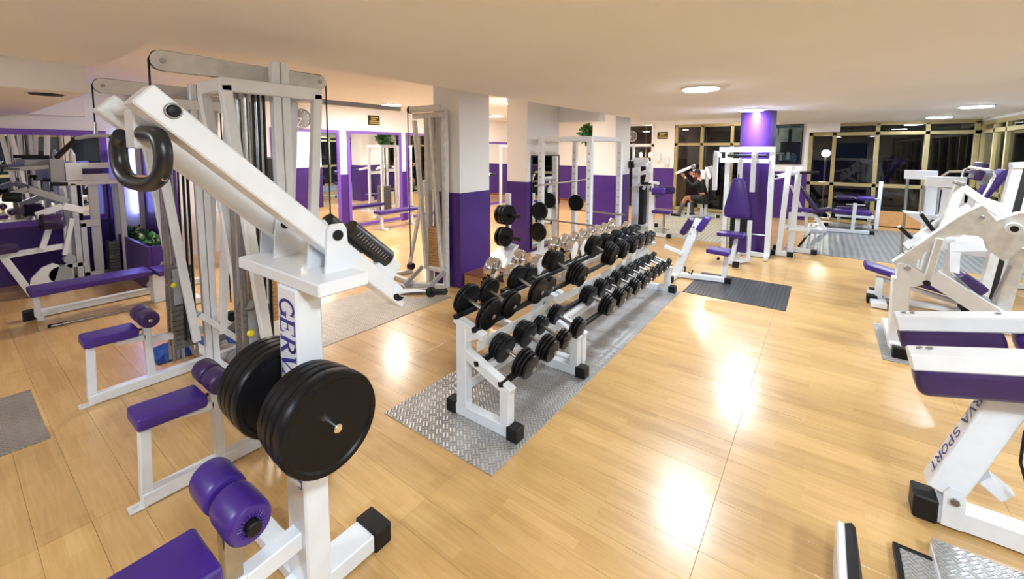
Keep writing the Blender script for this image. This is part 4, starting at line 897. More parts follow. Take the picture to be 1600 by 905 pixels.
q0 = aty(1592, 386, YL + .15); q1 = aty(1562, 495, YL + .15); T.part('rear_strut', 'worn_white', MB().beam(q0, q1, .09, .09)); T.part('gas_spring', 'steel', MB().cyl(aty(1578, 415, YL + .1), aty(1548, 478, YL + .1), .014, 8))
# upper cradle with the far lever and black handles
YF = 6.0
lev2 = P2(YF, ((1412, 383), (1482, 333), (1512, 318), (1522, 332), (1430, 400)))
T.part('far_lever', 'white', MB().prism(lev2, (0, .10, 0)))
for (p, q) in (((1406, 355), (1424, 372)), ((1439, 334), (1458, 360))):
    h0 = aty(*p, YF - .05); h1 = aty(*q, YF); T.part('handle', 'rubber', MB().cyl(h0, h1, .019, 12)); T.part('handle_tip', 'chrome', MB().cyl(h0 - (h1 - h0).normalized() * .012, h0, .017, 12))
q0 = aty(1500, 290, YF); q1 = aty(1462, 385, YF); T.part('cradle_arm', 'worn_white', MB().beam(q0, q1, .08, .085)); q1 = aty(1562, 334, YF); T.part('cradle_arm', 'worn_white', MB().beam(q0, q1, .07, .07)); T.part('cradle_pin', 'steel', MB().cyl(q0 - V((0, .12, -.02)), q0 + V((0, .2, .02)), .02, 12))
T.part('shin_plate', 'worn_white', MB().prism(P2(YF + .1, ((1478, 331), (1500, 326), (1526, 340), (1500, 372), (1462, 366))), (0, .02, 0)))
# seat carriage on slanted rails
T.part('carriage', 'white', MB().prism(P2(6.1, ((1484, 381), (1500, 376), (1545, 379), (1543, 392), (1484, 394))), (0, .45, 0)))
T.part('carriage_leg', 'white', MB().prism(P2(6.1, ((1484, 394), (1501, 394), (1499, 428), (1484, 424))), (0, .06, 0)))
q0 = aty(1588, 262, 6.5); q1 = aty(1533, 470, 6.5)
for k, dx in enumerate((0, .13)): T.part('guide_rail', 'worn_white', MB().beam(q0 + V((dx, 0, 0)), q1 + V((dx, 0, 0)), .10, .075, (1, 0, .25)))
T.part('rail_slot', 'dark', MB().beam(q0 + V((.06, -.02, 0)), q1 + V((.06, -.02, 0)), .05, .05, (1, 0, .25))); T.part('rail_cap', 'white', MB().beam(q0 + V((-.04, 0, .02)), q0 + V((.18, 0, .04)), .14, .06))
T.part('shoulder_pad', 'dark_purple', MB().pad(aty(1516, 441, 6.2), (.24, .22, .10), ry(38), .03)); T.part('pad_tray', 'grey', MB().beam(aty(1487, 442, 6.15), aty(1548, 470, 6.15), .26, .015))
T.part('head_block', 'white', MB().prism(P2(6.3, ((1528, 305), (1568, 318), (1560, 345), (1520, 330))), (0, .3, 0)))
T.part('rear_frame', 'white', MB().beam((1.42, 6.5, .05), (2.2, 6.5, .05), .09, .09).beam((2.1, 5.28, .05), (2.1, 6.5, .05), .09, .09).beam((2.05, 6.5, .05), (1.62, 6.5, 1.7), .08, .08)); caps(T, ((1.36, 6.5), (2.1, 6.6)))

# ================================================================== DECLINE BENCH BEHIND THE LEG PRESS
T = Thing('decline_bench', 'low purple decline bench on white legs behind the leg press post', 'bench', (.95, 6.85, 0))
T.part('front_leg', 'white', B((.60, 6.83, .03), (.67, 6.92, .33))); T.part('foot_beam', 'white', B((.55, 6.6, .01), (.70, 7.2, .07))); T.part('rubber_cap', 'rubber', B((.52, 6.78, 0), (.62, 6.90, .10), .006)); caps(T, ((.62, 7.24),))
T.part('pad', 'purple', MB().pad((.99, 6.95, .325), (1.05, .30, .07), ry(14), .025)); T.part('frame', 'white', MB().beam((.62, 6.9, .31), (1.45, 6.9, .12), .05, .05).beam((.62, 6.95, .04), (1.5, 6.95, .04), .06, .06))
T.part('foot_roll', 'rubber', MB().cyl((1.0, 6.72, .36), (1.0, 6.85, .36), .035, 14)); T.part('foot_roll', 'rubber', MB().cyl((1.36, 6.70, .13), (1.36, 6.85, .13), .04, 14)); T.part('rear_leg', 'white', B((1.42, 6.88, .01), (1.5, 6.97, .20)))

# ================================================================== FAR RIGHT STACK MACHINE
T = Thing('leg_extension_machine', 'white weight-stack machine with purple leaning back near the right windows', 'gym machine', (1.4, 8.7, 0))
T.part('top_beam', 'white', B((1.0, 8.75, 1.47), (1.36, 8.85, 1.60))); T.part('top_beam', 'white', B((1.19, 8.42, 1.38), (1.60, 8.52, 1.53)))
T.part('guide_rod', 'steel', MB().cyl((1.04, 8.8, .05), (1.04, 8.8, 1.48), .018, 10)); T.part('guide_rod', 'steel', MB().cyl((1.20, 8.6, .9), (1.20, 8.6, 1.4), .016, 10).cyl((1.36, 8.6, .9), (1.36, 8.6, 1.4), .016, 10))
T.part('column', 'white', B((1.22, 8.6, .02), (1.36, 8.72, 1.40))); T.part('side_panel', 'white', MB().prism([(1.38, 8.47, 1.38), (1.60, 8.47, 1.38), (1.60, 8.47, .80), (1.36, 8.47, .88)], (0, .03, 0)))
T.part('foot_plate', 'white', MB().prism([(1.0, 8.5, .98), (1.52, 8.5, .95), (1.60, 8.5, .80), (1.36, 8.5, .72), (1.05, 8.5, .94)], (0, .3, 0)))
T.part('knee_roll', 'rubber', MB().roll((1.28, 8.45, .86), (1.42, 8.45, .84), .055, 16))
T.part('back_pad', 'purple', MB().pad((1.86, 8.95, 1.25), (.85, .34, .09), ry(-62), .03)); T.part('head_pad', 'dark_purple', MB().pad((1.80, 8.95, 1.60), (.26, .36, .09), ry(-75), .03)); T.part('back_plate', 'grey', MB().pad((1.98, 8.9, 1.50), (.36, .04, .18), None, .01))
T.part('handle_rail', 'chrome', MB().tube([(1.72, 8.55, 1.0), (1.88, 8.55, 1.56), (1.86, 8.55, 1.62), (1.66, 8.7, 1.66), (1.62, 8.75, 1.62), (1.60, 8.8, 1.35)], .018, 8)); T.part('handle_rail', 'chrome', MB().tube([(1.45, 9.2, 1.48), (1.55, 9.2, 1.58), (2.0, 9.2, 1.60), (2.3, 9.0, 1.50), (2.42, 9.0, 1.30), (2.42, 9.0, .5)], .018, 8)); T.part('handle_grip', 'rubber', MB().cyl((2.25, 9.05, 1.52), (2.42, 8.95, 1.46), .026, 10))
T.part('seat_frame', 'white', MB().box((1.5, 8.7, .40), (2.4, 9.1, .48)).box((1.5, 8.7, .02), (1.58, 8.78, .4)).box((2.3, 8.7, .02), (2.38, 8.78, .4)).box((1.0, 8.72, .01), (2.4, 8.80, .07)))

# ================================================================== FAR LEFT OF THE FLOOR: PREACHER SEAT, CABLE MACHINE, SHOULDER MACHINE
T = Thing('preacher_curl_seat', 'white post bench with purple arm roll and purple seat before the white pier', 'bench', (-2.8, 9.3, 0))
T.part('front_post', 'white', B((-3.06, 9.26, .02), (-2.95, 9.34, .98))); T.part('base_beam', 'white', B((-3.05, 9.27, .01), (-2.66, 9.34, .08))); caps(T, ((-2.62, 9.3), (-3.08, 9.3)))
T.part('arm_pad', 'purple', MB().roll((-2.98, 9.22, 1.0), (-2.70, 9.22, 1.0), .085, 18)); T.part('arm_pad', 'dark_purple', MB().pad((-2.75, 9.5, 1.02), (.32, .12, .16), None, .04)); T.part('seat', 'purple', MB().pad((-2.78, 9.32, .56), (.38, .3, .07), None, .025)); T.part('seat_post', 'steel', MB().cyl((-2.74, 9.32, .08), (-2.74, 9.32, .54), .028, 12)); T.part('bar_rest', 'white', MB().beam((-3.08, 9.28, 1.20), (-2.86, 9.3, 1.17), .05, .06).beam((-3.0, 9.3, .96), (-3.0, 9.3, 1.2), .05, .05)); T.part('adjust_hook', 'steel', MB().tube([(-2.74, 9.28, .26), (-2.66, 9.28, .16), (-2.62, 9.28, .20)], .012, 6))
T = Thing('multi_cable_machine', 'tall white cable machine with dark weight stack beside the third column', 'gym machine', (-3.6, 10.2, 0))
T.part('main_post', 'white', MB().beam((-3.70, 10.2, .02), (-3.70, 10.2, 1.50), .16, .14, (0, 1, 0))); T.part('rear_post', 'white', MB().beam((-3.46, 10.5, .02), (-3.50, 10.5, 1.62), .12, .1, (0, 1, 0))); T.part('upper_arm', 'white', MB().beam((-3.79, 10.2, 1.60), (-3.79, 10.2, 2.05), .05, .05)); T.part('head_block', 'white', B((-3.78, 10.1, 1.50), (-3.45, 10.3, 1.70)))
T.part('top_arm', 'white', MB().beam((-3.8, 10.1, 1.60), (-3.38, 10.1, 1.64), .08, .1)); T.part('mid_arm', 'white', MB().beam((-3.70, 10.05, 1.28), (-3.32, 10.05, 1.40), .08, .09).beam((-3.34, 10.05, 1.40), (-3.46, 10.05, .95), .06, .06)); T.part('lower_arm', 'white', MB().beam((-3.72, 10.05, 1.02), (-3.40, 10.05, 1.10), .07, .08)); T.part('handle', 'rubber', MB().cyl((-3.48, 9.95, 1.10), (-3.16, 9.95, 1.12), .035, 12)); T.part('end_block', 'rubber', B((-3.82, 9.98, 1.46), (-3.72, 10.09, 1.62)))
T.part('weight_stack', 'dark', B((-3.66, 10.2, .05), (-3.50, 10.42, 1.05))); T.part('base_beam', 'white', B((-3.7, 10.1, .01), (-3.3, 10.55, .07))); caps(T, ((-3.28, 10.5), (-3.62, 10.06))); T.part('side_pad', 'dark_purple', MB().pad((-3.28, 10.3, .88), (.16, .2, .30), None, .03)); T.part('red_tag', 'chandelier_off' if False else 'wood_box', B((-3.30, 10.17, .80), (-3.24, 10.19, .86), .001))
T = Thing('shoulder_press_machine', 'white shoulder machine with two lever arms before the left far window', 'gym machine', (-2.7, 12.6, 0))
T.part('column', 'white', MB().beam((-2.64, 12.9, .03), (-2.64, 12.9, 1.30), .07, .07)); T.part('cross_bar', 'white', MB().beam((-2.96, 12.6, 1.33), (-2.46, 12.6, 1.32), .05, .05)); T.part('arm', 'white', MB().beam((-3.34, 12.3, 1.24), (-2.86, 12.4, 1.48), .08, .07)); T.part('arm', 'white', MB().beam((-2.58, 12.45, 1.42), (-2.46, 12.3, 1.13), .07, .07)); T.part('hub', 'steel', MB().cyl((-2.90, 12.34, 1.44), (-2.90, 12.46, 1.44), .06, 16)); T.part('arm_pad', 'grey', MB().pad((-2.44, 12.42, 1.32), (.12, .06, .30), ry(-20), .02))
T.part('head_bracket', 'white', B((-2.74, 12.55, 1.1), (-2.62, 12.7, 1.32))); T.part('front_post', 'white', MB().beam((-3.02, 12.5, .03), (-3.0, 12.5, .42), .06, .06)); T.part('base_beam', 'white', MB().beam((-3.2, 12.48, .04), (-2.95, 12.52, .04), .08, .07).beam((-3.0, 12.5, .04), (-2.64, 12.9, .04), .07, .06).beam((-2.8, 12.92, .04), (-2.36, 12.92, .04), .08, .07)); caps(T, ((-2.32, 12.93),)); T.part('seat', 'rubber', MB().pad((-2.68, 12.62, .46), (.40, .36, .07), None, .025)); T.part('back_pad', 'rubber', MB().pad((-2.44, 12.7, .85), (.10, .34, .6), None, .03)); T.part('seat_post', 'white', MB().beam((-2.7, 12.66, .05), (-2.7, 12.66, .43), .06, .06))
# the person on it
def skinmesh(name, joints, edges, parent, mat, root=0):
    me = bpy.data.meshes.new(name); me.from_pydata([j[:3] for j in joints], edges, [])
    o = bpy.data.objects.new(name, me); col.objects.link(o)
    if parent is not None: o.parent = parent
    md = o.modifiers.new('skin', 'SKIN'); md.use_smooth_shade = True
    sv = me.skin_vertices[0].data
    for i, j in enumerate(joints):
        r = j[3]; sv[i].radius = r if isinstance(r, tuple) else (r, r); sv[i].use_root = (i == root)
    o.modifiers.new('sub', 'SUBSURF').levels = 2; o.modifiers['sub'].render_levels = 2
    dg = bpy.context.evaluated_depsgraph_get(); m2 = bpy.data.meshes.new_from_object(o.evaluated_get(dg))
    o.modifiers.clear(); o.data = m2; m2.name = name; m2.materials.clear(); m2.materials.append(M[mat])
    return o
pb_ = V((-2.66, 12.62, 0))
T = Thing('person', 'person in black shirt and long dark shorts sitting on the shoulder machine by the window', 'person', tuple(pb_))
def pj(x, y, z, r): return (x, y, z, r)
# coordinates relative to the seat; the sitter faces the left of the photo (-x), hips at the seat
J = [pj(.02, 0, .57, (.15, .13)), pj(-.02, 0, .72, (.135, .115)), pj(-.07, 0, .90, (.15, .115)), pj(-.11, 0, 1.02, (.13, .10)), pj(-.135, 0, 1.09, .055), pj(-.15, 0, 1.15, .052),
     pj(-.10, -.16, 1.02, .062), pj(-.24, -.27, .90, .046), pj(-.36, -.28, 1.03, .038), pj(-.46, -.28, 1.17, .030),
     pj(-.10, .16, 1.02, .062), pj(-.22, .26, .92, .046), pj(-.30, .25, 1.06, .038), pj(-.36, .24, 1.18, .030),
     pj(-.02, -.11, .55, .092), pj(-.40, -.17, .57, .066), pj(-.45, -.17, .50, .058), pj(-.56, -.19, .24, .048), pj(-.60, -.19, .09, .036),
     pj(-.02, .11, .55, .092), pj(-.34, .20, .56, .066), pj(-.37, .20, .50, .058), pj(-.34, .22, .26, .050), pj(-.32, .22, .09, .036)]
E_ = [(0, 1), (1, 2), (2, 3), (3, 4), (4, 5), (3, 6), (6, 7), (7, 8), (8, 9), (3, 10), (10, 11), (11, 12), (12, 13), (0, 14), (14, 15), (15, 16), (16, 17), (17, 18), (0, 19), (19, 20), (20, 21), (21, 22), (22, 23)]
body = skinmesh('body', J, E_, T.o, 'skin')
J2 = [pj(.02, 0, .62, (.16, .135)), pj(-.02, 0, .72, (.15, .13)), pj(-.07, 0, .90, (.165, .13)), pj(-.11, 0, 1.03, (.14, .11)), pj(-.10, -.165, 1.02, .075), pj(-.24, -.27, .90, .060), pj(-.10, .165, 1.02, .075), pj(-.22, .26, .92, .060), pj(-.43, -.28, 1.13, .040), pj(-.34, .24, 1.14, .040)]
skinmesh('shirt', J2, [(0, 1), (1, 2), (2, 3), (3, 4), (4, 5), (3, 6), (6, 7), (5, 8), (7, 9)], T.o, 'shirt')
J3 = [pj(.02, 0, .58, (.165, .14)), pj(-.02, -.11, .555, .108), pj(-.34, -.16, .575, .086), pj(-.02, .11, .555, .108), pj(-.30, .19, .565, .086)]
skinmesh('shorts', J3, [(0, 1), (1, 2), (0, 3), (3, 4)], T.o, 'shorts')
hd = MB().lathe((0, 0, 0), (0, 0, 1), [(0, .02), (.02, .055), (.06, .074), (.12, .085), (.17, .082), (.21, .06), (.235, .02)], 20)
def headmesh(pts, c, sx, sy): return [V((c[0] + p.x * sx, c[1] + p.y * sy, c[2] + p.z)) for p in pts]
hc = (-.185, 0, 1.13); hb_ = MB(); hb_.add(headmesh(hd.v, hc, 1.12, .95), hd.f)
hb_.lathe((hc[0] - .09, 0, hc[2] + .10), (-1, 0, -.35), [(0, .016), (.02, .012), (.03, .005)], 8)
for sg in (-1, 1): hb_.lathe((hc[0] + .01, sg * .078, hc[2] + .11), (0, sg, 0), [(0, .026), (.012, .022), (.016, .01)], 10)
def person_part(nm, mat, mb, parent=None): 
    o = mesh_obj(nm, mb, mat, (0, 0, 0), parent or T.o); return o
hd_o = person_part('head', 'skin', hb_)
for sg in (-1, 1): person_part('eye', 'dark', MB().lathe((hc[0] - .088, sg * .032, hc[2] + .125), (-1, 0, 0), [(0, .010), (.004, .008)], 8), hd_o)
person_part('mouth', 'wood_box', MB().box((hc[0] - .092, -.022, hc[2] + .05), (hc[0] - .084, .022, hc[2] + .058), .002), hd_o)
hr = MB(); top = MB().lathe((0, 0, 0), (0, 0, 1), [(.10, .088), (.13, .094), (.18, .090), (.22, .068), (.246, .02)], 20); hr.add(headmesh(top.v, (hc[0] + .018, 0, hc[2]), 1.12, .98), top.f)
person_part('hair', 'shirt', hr, hd_o)
for (hx, hy, hz, dx) in ((-.46, -.28, 1.17, -1), (-.36, .24, 1.18, -1)):
    hm = MB().pad((hx - .03, hy, hz + .03), (.075, .03, .085), ry(30), .012)
    for k in range(4): hm.tube([(hx - .03 + k * .005, hy - .03 + k * .019, hz + .07), (hx - .062, hy - .03 + k * .019, hz + .10 - .004 * abs(k - 1)), (hx - .088, hy - .03 + k * .019, hz + .075), (hx - .075, hy - .03 + k * .019, hz + .045)], .0085, 6)
    hm.tube([(hx - .01, hy + .03, hz + .03), (hx - .045, hy + .045, hz + .05), (hx - .07, hy + .03, hz + .055)], .0095, 6)
    person_part('hand', 'skin', hm)
for (fx, fy) in ((-.60, -.19), (-.32, .22)):
    person_part('sock', 'sock', MB().lathe((fx, fy, .05), (.33 if fx < -.5 else -.10, .0, 1), [(0, .046), (.10, .052), (.2, .062), (.36, .066), (.37, .05)], 14))
    sh = person_part('shoe', 'rubber', MB().pad((fx - .07, fy, .045), (.27, .095, .085), None, .035)); person_part('sole', 'white', B((fx - .205, fy - .046, 0), (fx + .065, fy + .046, .018), .004), sh)

# ================================================================== LEFT STATIONS IN FRONT OF THE MIRROR
T = Thing('multi_station', 'white boxy weight station with black handles in front of the left mirror', 'gym machine', (-8.45, 1.35, 0))
for (x, y) in ((-8.30, 1.02), (-8.30, 1.12), (-8.66, 1.12), (-8.30, 1.61), (-8.66, 1.61)): T.part('upright', 'white', B((x - .03, y - .03, .02), (x + .03, y + .03, 1.42)))
T.part('front_panel', 'white', B((-8.42, 1.28, .1), (-8.38, 1.38, 1.40))); T.part('side_panel', 'white', MB().box((-8.31, 1.16, .10), (-8.29, 1.22, .86), .003).box((-8.31, 1.16, .80), (-8.29, 1.36, .90), .003).box((-8.31, 1.16, .08), (-8.29, 1.36, .16), .003))
T.part('top_frame', 'white', MB().box((-8.33, .98, 1.39), (-8.27, 1.65, 1.45)).box((-8.69, 1.1, 1.39), (-8.63, 1.65, 1.45)).box((-8.66, 1.58, 1.39), (-8.3, 1.64, 1.45))); T.part('top_box', 'white', B((-8.42, 1.20, 1.45), (-8.28, 1.50, 1.54))); T.part('cushion', 'dark_purple', MB().pad((-8.5, 1.28, 1.56), (.2, .34, .10), None, .03))
T.part('head_block', 'grey', B((-8.4, .92, 1.42), (-8.28, 1.06, 1.76))); T.part('bracket', 'white', MB().box((-8.34, 1.06, 1.46), (-8.27, 1.22, 1.70)).box((-8.36, 1.05, 1.62), (-8.30, 1.50, 1.70)))
T.part('handle_arm', 'grey', MB().beam((-8.32, .52, 1.63), (-8.32, .92, 1.65), .05, .05).beam((-8.5, .72, 1.70), (-8.5, .95, 1.70), .09, .09)); T.part('grip', 'rubber', MB().cyl((-8.32, .50, 1.64), (-8.32, .66, 1.635), .026, 12)); T.part('grip', 'rubber', MB().cyl((-8.5, .70, 1.78), (-8.5, .95, 1.78), .026, 12)); T.part('grip', 'rubber', MB().cyl((-8.2, .90, 1.43), (-8.2, 1.06, 1.42), .026, 12)); T.part('grip', 'rubber', MB().cyl((-8.34, .85, 1.48), (-8.34, 1.0, 1.47), .024, 12))
T.part('base_frame', 'white', MB().box((-8.33, 1.0, .0), (-8.27, 1.7, .07)).box((-8.69, 1.1, 0), (-8.63, 1.7, .07)).box((-8.33, .86, .0), (-8.27, 1.0, .30)).box((-8.33, .86, .26), (-8.27, 1.2, .32)))
st = MB()
for k in range(10): st.box((-8.62, 1.45, .08 + k * .045), (-8.42, 1.57, .12 + k * .045), .003)
T.part('weight_stack', 'stack', st, kind='stuff')
T.part('guide_rod', 'rubber', MB().cyl((-8.5, 1.5, .1), (-8.5, 1.5, 1.4), .012, 8).cyl((-8.46, 1.2, .2), (-8.46, 1.2, 1.4), .02, 8)); T.part('link', 'grey', MB().beam((-8.28, 1.0, 1.36), (-8.28, 1.04, .85), .04, .05))
single('drink_bottle', MB().lathe((-8.36, 1.12, 1.456) if False else (-8.31, 1.14, 1.70), (0, 0, 1), [(0, .03), (.01, .034), (.12, .034), (.16, .015), (.18, .015)], 14), 'plastic_clear', 'clear plastic water bottle standing on the left weight station', 'bottle')
T = Thing('leg_curl_station', 'white curved-arm leg machine with purple seat at the left edge before the mirror', 'gym machine', (-8.1, .6, 0))
T.part('seat', 'dark_purple', MB().pad((-8.1, .38, .66), (.30, .36, .09), None, .03)); T.part('seat_beam', 'white', MB().beam((-8.1, .20, .56), (-8.15, 1.0, .60), .07, .07)); T.part('front_leg', 'white', MB().beam((-8.1, .44, .55), (-8.1, .64, .02), .07, .07))
T.part('curved_plate', 'white', MB().prism([(-8.06, .60, .02), (-8.06, .66, .02), (-8.06, .68, .08), (-8.06, .80, .06), (-8.06, .86, .22), (-8.06, .90, .36), (-8.06, .84, .40), (-8.06, .74, .36), (-8.06, .64, .24)], (-.05, 0, 0))); T.part('foot_block', 'white', B((-8.14, .78, .0), (-8.0, 1.0, .12))); T.part('cam', 'grey', MB().cyl((-8.2, .90, .24), (-8.06, .90, .24), .11, 20).cyl((-8.2, 1.0, .42), (-8.06, 1.0, .42), .06, 16))
T.part('swing_arm', 'white', MB().beam((-8.1, .74, 1.04), (-8.1, .98, 1.14), .06, .08).beam((-8.1, .98, 1.14), (-8.15, 1.18, 1.05), .06, .09)); T.part('swing_arm', 'grey', MB().beam((-8.2, .56, 1.32), (-8.2, .70, 1.38), .07, .07).beam((-8.2, .70, 1.38), (-8.2, 1.05, 1.18), .07, .08)); T.part('lever', 'white', MB().beam((-8.12, .96, .48), (-8.12, 1.06, .96), .05, .05)); T.part('knee_pad', 'dark_purple', MB().roll((-8.1, .76, .95), (-8.05, .98, .94), .10, 18)); T.part('pad_strap', 'rubber', MB().cyl((-8.09, .77, .95), (-8.08, .81, .95), .105, 18)); T.part('ankle_roll', 'rubber', MB().roll((-8.15, .48, 1.30), (-8.13, .64, 1.28), .06, 16)); T.part('upright_link', 'white', MB().beam((-8.1, .76, .60), (-8.1, .84, .86), .05, .06))
# planter and its leaves
T = Thing('planter', 'long dark purple planter box full of leafy plants under the blue light', 'planter', (-8.3, 1.75, 0))
T.part('box', 'wall_purple', MB().box((-8.98, 1.60, 0), (-7.15, 1.64, .60), .004).box((-8.98, 1.92, 0), (-7.15, 1.96, .60), .004).box((-7.19, 1.64, 0), (-7.15, 1.92, .60), .004).box((-8.98, 1.64, 0), (-8.94, 1.92, .60), .004)); T.part('soil', 'wood_box', B((-8.94, 1.64, .44), (-7.19, 1.92, .52), 0))
def leaves(n, fn, size, seed):
    random.seed(seed); mb = MB()
    for k in range(n):
        p, d = fn(); d = d.normalized(); s_ = size * random.uniform(.7, 1.3); sd_ = d.cross(V((random.uniform(-1, 1), random.uniform(-1, 1), random.uniform(.2, 1)))).normalized(); up_ = sd_.cross(d)
        q = [p, p + d * s_ * .35 + sd_ * s_ * .22, p + d * s_ * .7 + sd_ * s_ * .18 - up_ * s_ * .05, p + d * s_ - up_ * s_ * .15, p + d * s_ * .7 - sd_ * s_ * .18 - up_ * s_ * .05, p + d * s_ * .35 - sd_ * s_ * .22, p + d * s_ * .5 + up_ * s_ * .05]
        mb.add(q, [(0, 1, 6), (1, 2, 6), (2, 3, 6), (3, 4, 6), (4, 5, 6), (5, 0, 6)])
    return mb
def pf(): return V((random.uniform(-8.9, -7.25), random.uniform(1.70, 1.84), random.uniform(.50, .64))), V((random.uniform(-1, 1), random.uniform(-1, 1), random.uniform(.1, .9)))
T.part('foliage', 'leaf', leaves(360, pf, .09, 5), kind='stuff'); T.part('pale_leaves', 'leaf_pale', leaves(46, pf, .10, 6), kind='stuff')
for k, (x, y) in enumerate(((-6.55, 1.70), (-6.42, 1.75))): single('foot_plate', MB().obox((x - .5, y - .05, .24), V((1, 0, 0)), V((0, .55, .83)), V((0, -.83, .55)), .06, .17, .012), 'worn_white', ['left of two slanted white foot plates before the planter', 'right of two slanted white foot plates before the planter'][k], 'foot plate')
pz = aty(903, 214, 9.4)
T = Thing('hanging_plant', 'green hanging plant high beside the third column', 'plant', (-4.84, 9.9, 2.1))
def pf2(): return V((-4.84 + random.uniform(-.16, .16), 9.9 + random.uniform(-.16, .16), random.uniform(2.12, 2.5))), V((random.uniform(-1, 1), random.uniform(-1, 1), random.uniform(-1, .6)))
T.part('foliage', 'leaf', leaves(260, pf2, .16, 8), kind='stuff'); T.part('pot', 'wood_box', MB().lathe((-4.84, 9.9, 2.2), (0, 0, 1), [(0, .06), (.16, .09)], 16)); T.part('cord', 'rubber', MB().cyl((-4.84, 9.9, 2.3), (-4.84, 9.9, 2.86), .005, 6))

# ================================================================== WALL THINGS
def clock(x, y, z, r, ax, label):
    c = V((x, y, z)); ax = V(ax); u = V((0, 0, 1)); v = u.cross(ax)
    T = Thing('wall_clock', label, 'clock', tuple(c))
    T.part('rim', 'steel', MB().lathe(c, ax, [(0, r), (.03, r), (.035, r * .96), (.03, r * .88), (.012, r * .88)], 36)); T.part('face', 'clock_face', MB().lathe(c + ax * .012, ax, [(0, r * .88), (.004, r * .87)], 36))
    mk = MB()
    for k in range(12):
        a = k * math.pi / 6; d = u * math.cos(a) + v * math.sin(a); mk.beam(c + ax * .018 + d * r * .70, c + ax * .018 + d * r * .82, .012, .003, ax, .0005)
    T.part('hour_marks', 'white', mk, kind='stuff')
    for a, L in ((4.6, .55), (3.7, .75)):
        d = u * math.cos(a) + v * math.sin(a); T.part('hand', 'white', MB().beam(c + ax * .022, c + ax * .022 + d * r * L, .012, .003, ax, .0005))
clock(XW, 4.70, 2.545, .21, (1, 0, 0), 'round grey wall clock above the tall left mirror')
clock(-5.24, YN - .03, 2.35, .19, (0, -1, 0), 'round wall clock on the dark transom above the far door')
def plaque(lo, hi, ax, label):
    T = Thing('plaque', label, 'sign', tuple((V(lo) + V(hi)) / 2)); T.part('board', 'dark', B(lo, hi, .003))
    lo = V(lo); hi = V(hi)
    for k, (a, b) in enumerate(((.22, .86), (.22, .7), (.1, .92), (.1, .92))):
        z = hi.z - (hi.z - lo.z) * (.22 + .2 * k); m = 'gold_paint'
        if ax == 'x': T.part('gold_line', m, B((hi.x, lo.y + (hi.y - lo.y) * a, z - .014), (hi.x + .003, lo.y + (hi.y - lo.y) * b, z + .014), .0005))
        else: T.part('gold_line', m, B((lo.x + (hi.x - lo.x) * a, lo.y - .003, z - .011), (lo.x + (hi.x - lo.x) * b, lo.y, z + .011), .0005))
plaque((XW, 6.34, 2.49), (XW + .02, 6.67, 2.72), 'x', 'small black plaque with gold lines on the wall between clock and cable tower')
plaque((-4.40, YN - .02, 2.25), (-4.07, YN, 2.47), 'y', 'small black plaque with gold lines on the white pier by the far door')
for k, x in enumerate((-4.33, -4.06)):
    T = Thing('wall_dispenser', ['left of two small white wall boxes on the far pier', 'right of two small white wall boxes on the far pier'][k], 'wall box', (x, YN - .05, 1.5 - k * .1)); T.part('body', 'white', B((x - .06, YN - .09, 1.54 - k * .12), (x + .06, YN, 1.80 - k * .12), .012)); T.part('nozzle', 'worn_white', B((x - .02, YN - .07, 1.46 - k * .12), (x + .02, YN - .03, 1.54 - k * .12), .004))
T = Thing('framed_picture', 'dark framed picture of gym machines on the wall right of the pillar', 'picture', (-.9, YN, 1.5))
px0, px1, pz0, pz1, py = -1.30, -.50, 1.51, 2.60, YN - .035
T.part('frame', 'dark', MB().box((px0, py - .01, pz0), (px1, YN, pz0 + .03), .002).box((px0, py - .01, pz1 - .03), (px1, YN, pz1), .002).box((px0, py - .01, pz0), (px0 + .03, YN, pz1), .002).box((px1 - .03, py - .01, pz0), (px1, YN, pz1), .002)); T.part('sheet', 'poster_pale', B((px0 + .02, py + .012, pz0 + .02), (px1 - .02, YN, pz1 - .02), 0))
def pic(m, a, b, c, d, lay=1): T.part('print_area', m, B((px0 + (px1 - px0) * a, py + .012 - .001 * lay, pz1 - (pz1 - pz0) * d), (px0 + (px1 - px0) * b, py + .012, pz1 - (pz1 - pz0) * c), 0))
pic('poster_dark', .36, .94, .44, .72); pic('poster_dark', .04, .96, .70, .97, 1); pic('poster_dark', .58, .68, .10, .44, 2); pic('poster_sky', .05, .95, .03, .09, 2); pic('poster_dark', .80, .96, .46, .97, 2); pic('poster_pale', .26, .50, .71, .75, 3); pic('poster_sky', .34, .86, .77, .90, 3); pic('poster_pale', .36, .44, .76, .90, 4); pic('poster_pale', .55, .66, .70, .88, 4); pic('poster_sky', .70, .82, .72, .95, 4); pic('leaf_pale', .78, .96, .22, .42, 2); pic('poster_dark', .06, .10, .36, .42, 2); pic('poster_dark', .27, .30, .05, .30, 2); pic('poster_dark', .16, .18, .2, .6, 2)
T.part('glass', 'glass', B((px0 + .03, py + .002, pz0 + .03), (px1 - .03, py + .005, pz1 - .03), 0))
T = Thing('framed_poster', 'blue gym poster on the wall behind the viewer', 'picture', (1.2, YS, 1.5)); T.part('frame', 'dark', B((.5, YS, 1.45), (1.9, YS + .02, 2.3), .002)); T.part('sheet', 'poster_blue', B((.54, YS + .018, 1.49), (1.86, YS + .024, 2.26), 0))
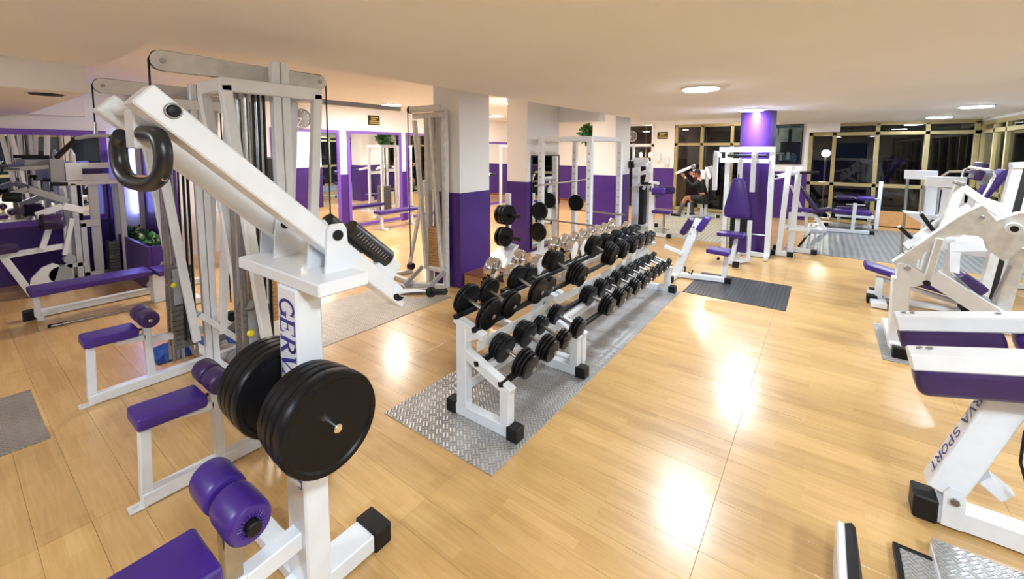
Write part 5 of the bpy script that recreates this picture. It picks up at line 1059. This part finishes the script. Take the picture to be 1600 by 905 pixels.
# black cabinet seen between the tower legs
c0 = atz(366, 455); T = Thing('black_cabinet', 'tall black cabinet with rows of small buttons seen between the tower legs', 'cabinet', (-7.6, 3.0, 0))
T.part('body', 'dark', B((-7.95, 2.80, 0), (-7.45, 3.55, 1.75), .01)); bt = MB()
for i in range(7):
    for j in range(3): bt.box((-7.452, 3.02 + j * .055, .55 + i * .05), (-7.446, 3.05 + j * .055, .58 + i * .05), 0)
T.part('buttons', 'gold_paint', bt, kind='stuff'); T.part('panel_mark', 'worn_white', B((-7.452, 2.93, 1.10), (-7.446, 3.02, 1.16), .001))
# more stations toward the mirrors
T = Thing('flat_bench', 'flat purple bench on white legs standing close to the tall mirrors', 'bench', (-8.3, 6.6, 0))
T.part('seat', 'purple', MB().pad((-8.3, 6.6, .42), (.30, 1.15, .07), None, .022)); T.part('frame', 'white', MB().beam((-8.3, 6.1, .36), (-8.3, 7.1, .36), .06, .06))
for y in (6.15, 7.05): T.part('leg', 'white', MB().beam((-8.3, y, .03), (-8.3, y, .35), .06, .06).beam((-8.5, y, .03), (-8.1, y, .03), .06, .06))
def station(x, y, label, cat='gym machine', pad=True):
    T = Thing('weight_station', label, cat, (x, y, 0))
    for dx in (-.3, .3):
        for dy in (-.25, .25): T.part('upright', 'white', B((x + dx - .03, y + dy - .03, .06), (x + dx + .03, y + dy + .03, 1.95)))
    T.part('top_frame', 'white', MB().box((x - .34, y - .29, 1.95), (x + .34, y - .21, 2.02)).box((x - .34, y + .21, 1.95), (x + .34, y + .29, 2.02)).box((x - .34, y - .21, 1.95), (x - .27, y + .21, 2.02)).box((x + .27, y - .21, 1.95), (x + .34, y + .21, 2.02)))
    T.part('base_frame', 'white', MB().box((x - .36, y - .29, 0), (x + .75, y - .22, .06)).box((x - .36, y + .22, 0), (x + .75, y + .29, .06)).box((x + .68, y - .22, 0), (x + .75, y + .22, .06)))
    st = MB()
    for k in range(16): st.box((x - .2, y - .14, .1 + k * .045), (x + .1, y + .14, .14 + k * .045), .003)
    T.part('weight_stack', 'stack', st, kind='stuff')
    for dy in (-.08, .08): T.part('guide_rod', 'steel', MB().cyl((x - .05, y + dy, .1), (x - .05, y + dy, 1.95), .012, 8))
    T.part('cross_bar', 'white', B((x + .27, y - .25, 1.15), (x + .34, y + .25, 1.24))); T.part('press_arm', 'white', MB().beam((x + .3, y - .3, 1.35), (x + .72, y - .3, 1.28), .05, .06)); T.part('press_arm', 'white', MB().beam((x + .3, y + .3, 1.35), (x + .72, y + .3, 1.28), .05, .06))
    for dy in (-.3, .3): T.part('grip', 'rubber', MB().cyl((x + .72, y + dy, 1.28), (x + .90, y + dy, 1.27), .025, 10))
    T.part('seat', 'purple', MB().pad((x + .55, y, .50), (.36, .32, .07), None, .025)); T.part('seat_post', 'white', B((x + .50, y - .04, .05), (x + .58, y + .04, .47))); T.part('back_pad', 'purple', MB().pad((x + .38, y, .92), (.09, .30, .7), None, .03))
    return T
station(-6.6, 9.15, 'white weight station seen in the gap between the first two columns')
station(-7.4, 7.9, 'white weight station standing before the mirror behind the cable tower')
